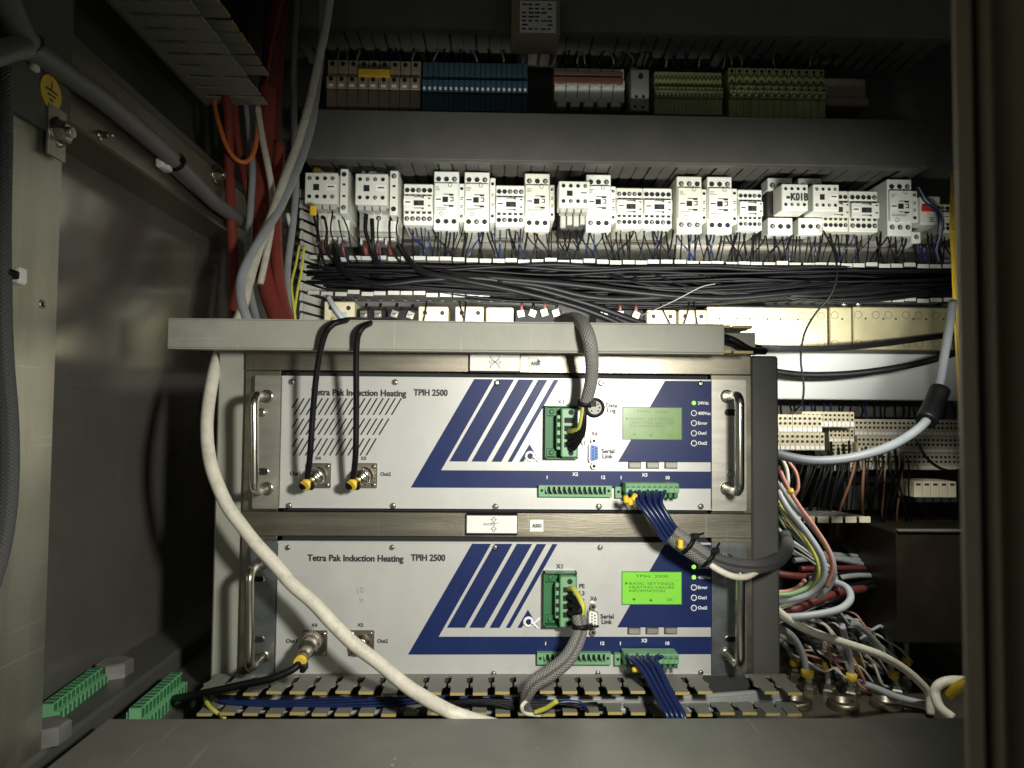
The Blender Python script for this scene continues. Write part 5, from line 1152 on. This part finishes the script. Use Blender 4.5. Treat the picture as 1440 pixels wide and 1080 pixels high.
for m_, lab, q, r in B: cable('curled_cable', lab, 'cable', q, r, m_, 'bunch of cables right of the rack', 9)
tag(M().ring(P(1110, 688, .853), (.4, 0, -.9), .003, .0042, .005, 12).build('wire_marker', 'sticker_yellow'), 'yellow marker ring on the pink wire right of the rack', 'marker')
cable('red_cable', 'thick dull red cable low behind the bunch right of the rack', 'cable', [(1085, 868, .87), (1120, 856, .88), (1155, 842, .90), (1185, 832, .93), (1215, 828, .97)], .0052, 'red_dark', n=11)
cable('red_cable', 'dull red cable lying at the back of the bunch', 'cable', [(1085, 805, 1.0), (1120, 810, 1.0), (1160, 808, 1.02), (1220, 800, 1.08)], .0050, 'red_dark', n=10)
cable('grey_cable', 'pale grey cable making a loop low at the right of the rack', 'cable', [(1080, 868, .86), (1110, 868, .85), (1150, 864, .85), (1182, 856, .86), (1196, 842, .88), (1190, 826, .90), (1168, 818, .92), (1140, 815, .95)], .0045, 'lightgrey_cable', n=11)
for k in range(10):
    a = 1100+k*9; cable('dark_cable', 'dark cable lost in the shade right of the rack', 'cable', [(a-20, 740+k*12, 1.0), (a+30, 755+k*9+zr.uniform(-8, 8), 1.02), (a+80, 770+k*6, 1.08), (a+150, 772+k*8, 1.2)], .004, zr.choice(('black', 'grey_cable', 'black', 'red_dark')), 'shaded cables right of the rack', 8)
# gland plate at the lower right
ZG = -.40
gp = thing('gland_plate', 'dull metal gland plate at the lower right with bare round glands', 'plate', (.45, 1.0, ZG))
M().box(.33, .78, .86, 1.38, ZG-.006, ZG, .001).build('plate', 'beam_steel', gp)
for a, c_ in ((1186, 995), (1247, 994), (1120, 992)):
    d = P(a, c_, 1); q = d*(ZG/d.z); b = M(); b.lathe((q.x, q.y, ZG), (0, 0, 1), [(0, .021), (.008, .021), (.010, .018), (.010, .0125), (.002, .012)], 24); b.build('gland_ring', 'steel', gp)
GL = [((1138, 962), (1130, 925), (1115, 896), (1090, 880), 'lightgrey_cable', .0052, 'grey cable bending steeply into the nearest gland beside the rack'),
      ((1197, 968), (1196, 930), (1190, 905), (1184, 880), 'lightgrey_cable', .0044, 'grey cable dropping straight into the middle gland with a yellow marker'),
      ((1236, 945), (1232, 915), (1215, 888), (1190, 868), 'lightgrey_cable', .0042, 'grey cable arching into the gland second from the right'),
      ((1262, 965), (1248, 925), (1225, 895), (1200, 875), 'grey_cable', .0040, 'dark grey cable arching over to the right gland with a yellow marker'),
      ((1120, 940), (1112, 918), (1102, 905), (1085, 895), 'lightgrey_cable', .0040, 'short grey cable close to the rack with a yellow marker'),
      ((1182, 935), (1178, 905), (1172, 880), (1160, 862), 'grey_cable', .0040, 'grey cable at the back of the glands with a yellow marker')]
SH = ['nearest the rack at the lower right', 'in the middle with a straight drop', 'second from the right under an arching cable', 'rightmost under a dark arching cable', 'short one hugging the rack edge', 'at the back of the gland plate']
for i, (e, m1, m2, m3, m_, r, lab) in enumerate(GL):
    d = P(*e, 1); q = d*((ZG+.012)/d.z); Y = q.y
    cable('gland_cable', lab, 'cable', [q, P(*m1, Y-.005), P(*m2, Y-.02), P(*m3, Y-.05)], r, m_, 'cables entering the gland plate', 10, raw=True)
    b = M(); b.lathe((q.x, q.y, ZG), (0, 0, 1), [(0, .013), (.008, .013), (.010, .0105), (.014, .0095), (.016, r*1.2)], 6, False); tag(b.build('cable_gland', 'screw'), 'metal cable gland: '+SH[i], 'gland', 'cable glands in use')
    mp = q+(P(*m1, Y-.005)-q)*.42; b = M(); b.lathe(mp-Vector((0, 0, .006)), (0.1, 0, 1), [(0, r*1.3), (.001, r*1.75), (.011, r*1.75), (.012, r*1.3)], 12); tag(b.build('cable_marker', 'sticker_yellow'), 'yellow marker ring: '+SH[i], 'marker', 'yellow markers at the glands')
cable('white_cable', 'white cable running from the rack over the glands to the right', 'cable', [(1085, 852, .84), (1110, 872, .85), (1145, 890, .87), (1190, 905, .90), (1235, 920, .92), (1268, 938, .94), (1292, 958, .95), (1306, 976, .955), (1309, 1005, .95)], .0052, 'white_cable', n=12)
cable('grey_cable', 'grey cable lying flat on the gland plate', 'cable', [(1140, 935, 1.08), (1180, 950, 1.05), (1225, 965, 1.02), (1262, 980, .99), (1300, 990, .97)], .0046, 'lightgrey_cable', n=10)
cable('white_cable', 'white cable curling at the far right beside the post', 'cable', [(1340, 1010, .88), (1322, 995, .89), (1315, 975, .90), (1322, 962, .90), (1340, 957, .90), (1365, 958, .91)], .0060, 'white_cable', n=12)
cable('gold_cable', 'yellow brown cable end glimpsed beside the far right white curl', 'cable', [(1334, 978, .90), (1346, 968, .89), (1362, 960, .88)], .0070, 'gold_wire', n=10)
# cables lying in the bottom duct
for k in range(7):
    yb_ = 984+k*3.0; m_ = zr.choice(('grey_cable', 'grey_cable', 'duct_grey', 'lightgrey_cable'))
    cable('duct_cable', 'pale cable lying lengthwise in the bottom duct', 'cable', [(330+zr.uniform(-30, 60), yb_+zr.uniform(-2, 2), .672), (500, yb_+zr.uniform(-2, 2), .668), (700, yb_-1+zr.uniform(-2, 2), .668), (880, yb_-2+zr.uniform(-2, 2), .668), (1000, yb_-5, .67), (1110, yb_-14, .675)], .0028, m_, 'pale cables in the bottom duct', 7)
for k in range(4):
    cable('duct_wire', 'dark blue wire lying in the bottom duct', 'wire', [(290+k*5, 972+k*2.5, .664), (330+zr.uniform(-10, 10), 984+k*1.4, .660), (400, 986+k*2.4, .658), (480+k*20, 982+k*3.4, .658), (640, 980+zr.uniform(-2, 8), .66), (760+k*14, 984+zr.uniform(-3, 6), .662)], .0014, 'blue_wire', 'blue wires in the bottom duct', 6)
for k in range(8):
    cable('duct_wire', 'black wire crossing in the bottom duct near the white cable', 'wire', [(560+k*9, 1008, .655), (600+k*10, 994-k, .652), (660+k*8, 985+k*1.5, .652), (730, 986+k*2.2, .655), (800+k*8, 990+zr.uniform(-4, 6), .66)], .0015, 'black_gloss', 'black wires in the bottom duct', 6)
cable('blue_wire', 'loose blue wire loop in the bottom duct right of the drooping hose', 'wire', [(762, 1000, .645), (780, 990, .64), (800, 987, .64), (818, 990, .64), (826, 1000, .645), (826, 1010, .65)], .0016, 'blue_wire', n=7)
cable('yellow_green_wire', 'yellow green wire dropping into the left end of the bottom duct', 'wire', [(288, 978, .66), (292, 990, .655), (302, 1000, .65), (318, 1010, .65)], .0020, 'yellow_green', n=7)

# more of the tangle at the lower right
ft = random.Random(11)
TC = ['lightgrey_cable', 'white_cable', 'grey_cable', 'pink_wire', 'yellow_green', 'grey_cable', 'white_cable', 'brown_wire', 'green_wire', 'black', 'lightgrey_cable', 'white_cable', 'black', 'grey_cable']
for k, m_ in enumerate(TC):
    s_ = k*2.6; cable('curled_wire', m_.replace('_cable', '').replace('_wire', '').replace('_', ' ')+' thin wire in the tangle right of the rack', 'wire',
        [(1088, 665+k*6, .93+.01*(k % 4)), (1104+ft.uniform(-4, 6), 700+k*5, .93), (1126+s_*.6+ft.uniform(-6, 6), 738+k*4, .92), (1142+s_+ft.uniform(-8, 8), 775+k*3, .92), (1146+s_, 806+k*2+ft.uniform(-6, 6), .93), (1126+s_*.6, 834+k*1.5, .94), (1085, 842+k*3, .95)], ft.uniform(.0014, .0026), m_, 'thin tangled wires right of the rack', 7, 5)
for k in range(9):
    a = 1105+k*20+ft.uniform(-6, 6); cc = 905+k*5+ft.uniform(-6, 8)
    cable('tangle_cable', 'short cable lying between the glands', 'cable', [(a-25, cc-18, 1.16), (a, cc, 1.12), (a+30, cc+14+ft.uniform(-6, 6), 1.08), (a+58, cc+22+ft.uniform(-4, 10), 1.05)], ft.uniform(.0024, .0042), ft.choice(('lightgrey_cable', 'grey_cable', 'white_cable', 'black')), 'short cables between the glands', 8)
XG = [(1150, 930), (1212, 955), (1222, 925), (1165, 965), (1275, 952), (1195, 938), (1250, 938)]
for k, (a, c_) in enumerate(XG):
    d = P(a, c_, 1); q = d*((ZG+.012)/d.z); b = M(); b.lathe((q.x, q.y, ZG), (0, 0, 1), [(0, .012), (.008, .012), (.010, .0098), (.015, .0088), (.017, .005)], 6, False); tag(b.build('cable_gland', 'screw'), 'metal cable gland in the crowd at the lower right', 'gland', 'crowded cable glands')
    top = q+Vector((ft.uniform(-.03, .0), ft.uniform(.0, .03), ft.uniform(.05, .08)))
    cable('gland_cable', 'grey cable entering a gland in the crowd at the lower right', 'cable', [q, q.lerp(top, .5)+Vector((.004, 0, 0)), top, top+Vector((-.05, .04, .012))], .0038, ft.choice(('grey_cable', 'lightgrey_cable', 'lightgrey_cable')), 'crowded gland cables', 9, raw=True)
    mp = q+(top-q)*.36+Vector((.003, 0, 0)); b = M(); b.lathe(mp-Vector((0, 0, .006)), (0.05, 0, 1), [(0, .005), (.001, .0066), (.012, .0066), (.013, .005)], 12); tag(b.build('cable_marker', 'sticker_yellow'), 'yellow marker ring on a cable in the crowd of glands', 'marker', 'crowded yellow markers')
# wires rising from the dim terminals into the top duct
for k in range(46):
    a = 470+k*15.5+ft.uniform(-4, 4)
    if 745 < a < 775: continue
    cable('terminal_wire', 'dim wire rising from the upper terminals to the top duct', 'wire', [(a, 96, 1.135), (a+ft.uniform(-4, 4), 84, 1.125), (a+ft.uniform(-10, 10), 66, 1.14), (a+ft.uniform(-14, 14), 50, 1.17)], ft.uniform(.0010, .0018), ft.choice(('grey_cable', 'black', 'black', 'blue_wire', 'grey_cable')), 'wires of the upper terminals', 5, 4)

for k in range(30):
    a = 1096+ft.uniform(0, 110); cc = 862+ft.uniform(0, 70); L_ = ft.uniform(40, 95); m_ = ft.choice(('lightgrey_cable', 'white_cable', 'lightgrey_cable', 'grey_cable', 'pink_wire', 'white_cable', 'black'))
    cable('tangle_wire', m_.replace('_cable', '').replace('_wire', '').replace('lightgrey', 'light grey')+' thin wire criss-crossing above the glands', 'wire', [(a-10, cc-10, 1.06), (a+L_*.25, cc+ft.uniform(-16, 6), 1.03), (a+L_*.55, cc+ft.uniform(-4, 18), 1.02), (a+L_*.8, cc+ft.uniform(10, 34), 1.02), (a+L_, min(975, cc+ft.uniform(30, 62)), 1.03)], ft.uniform(.0013, .0026), m_, 'thin wires above the glands', 7, 5)
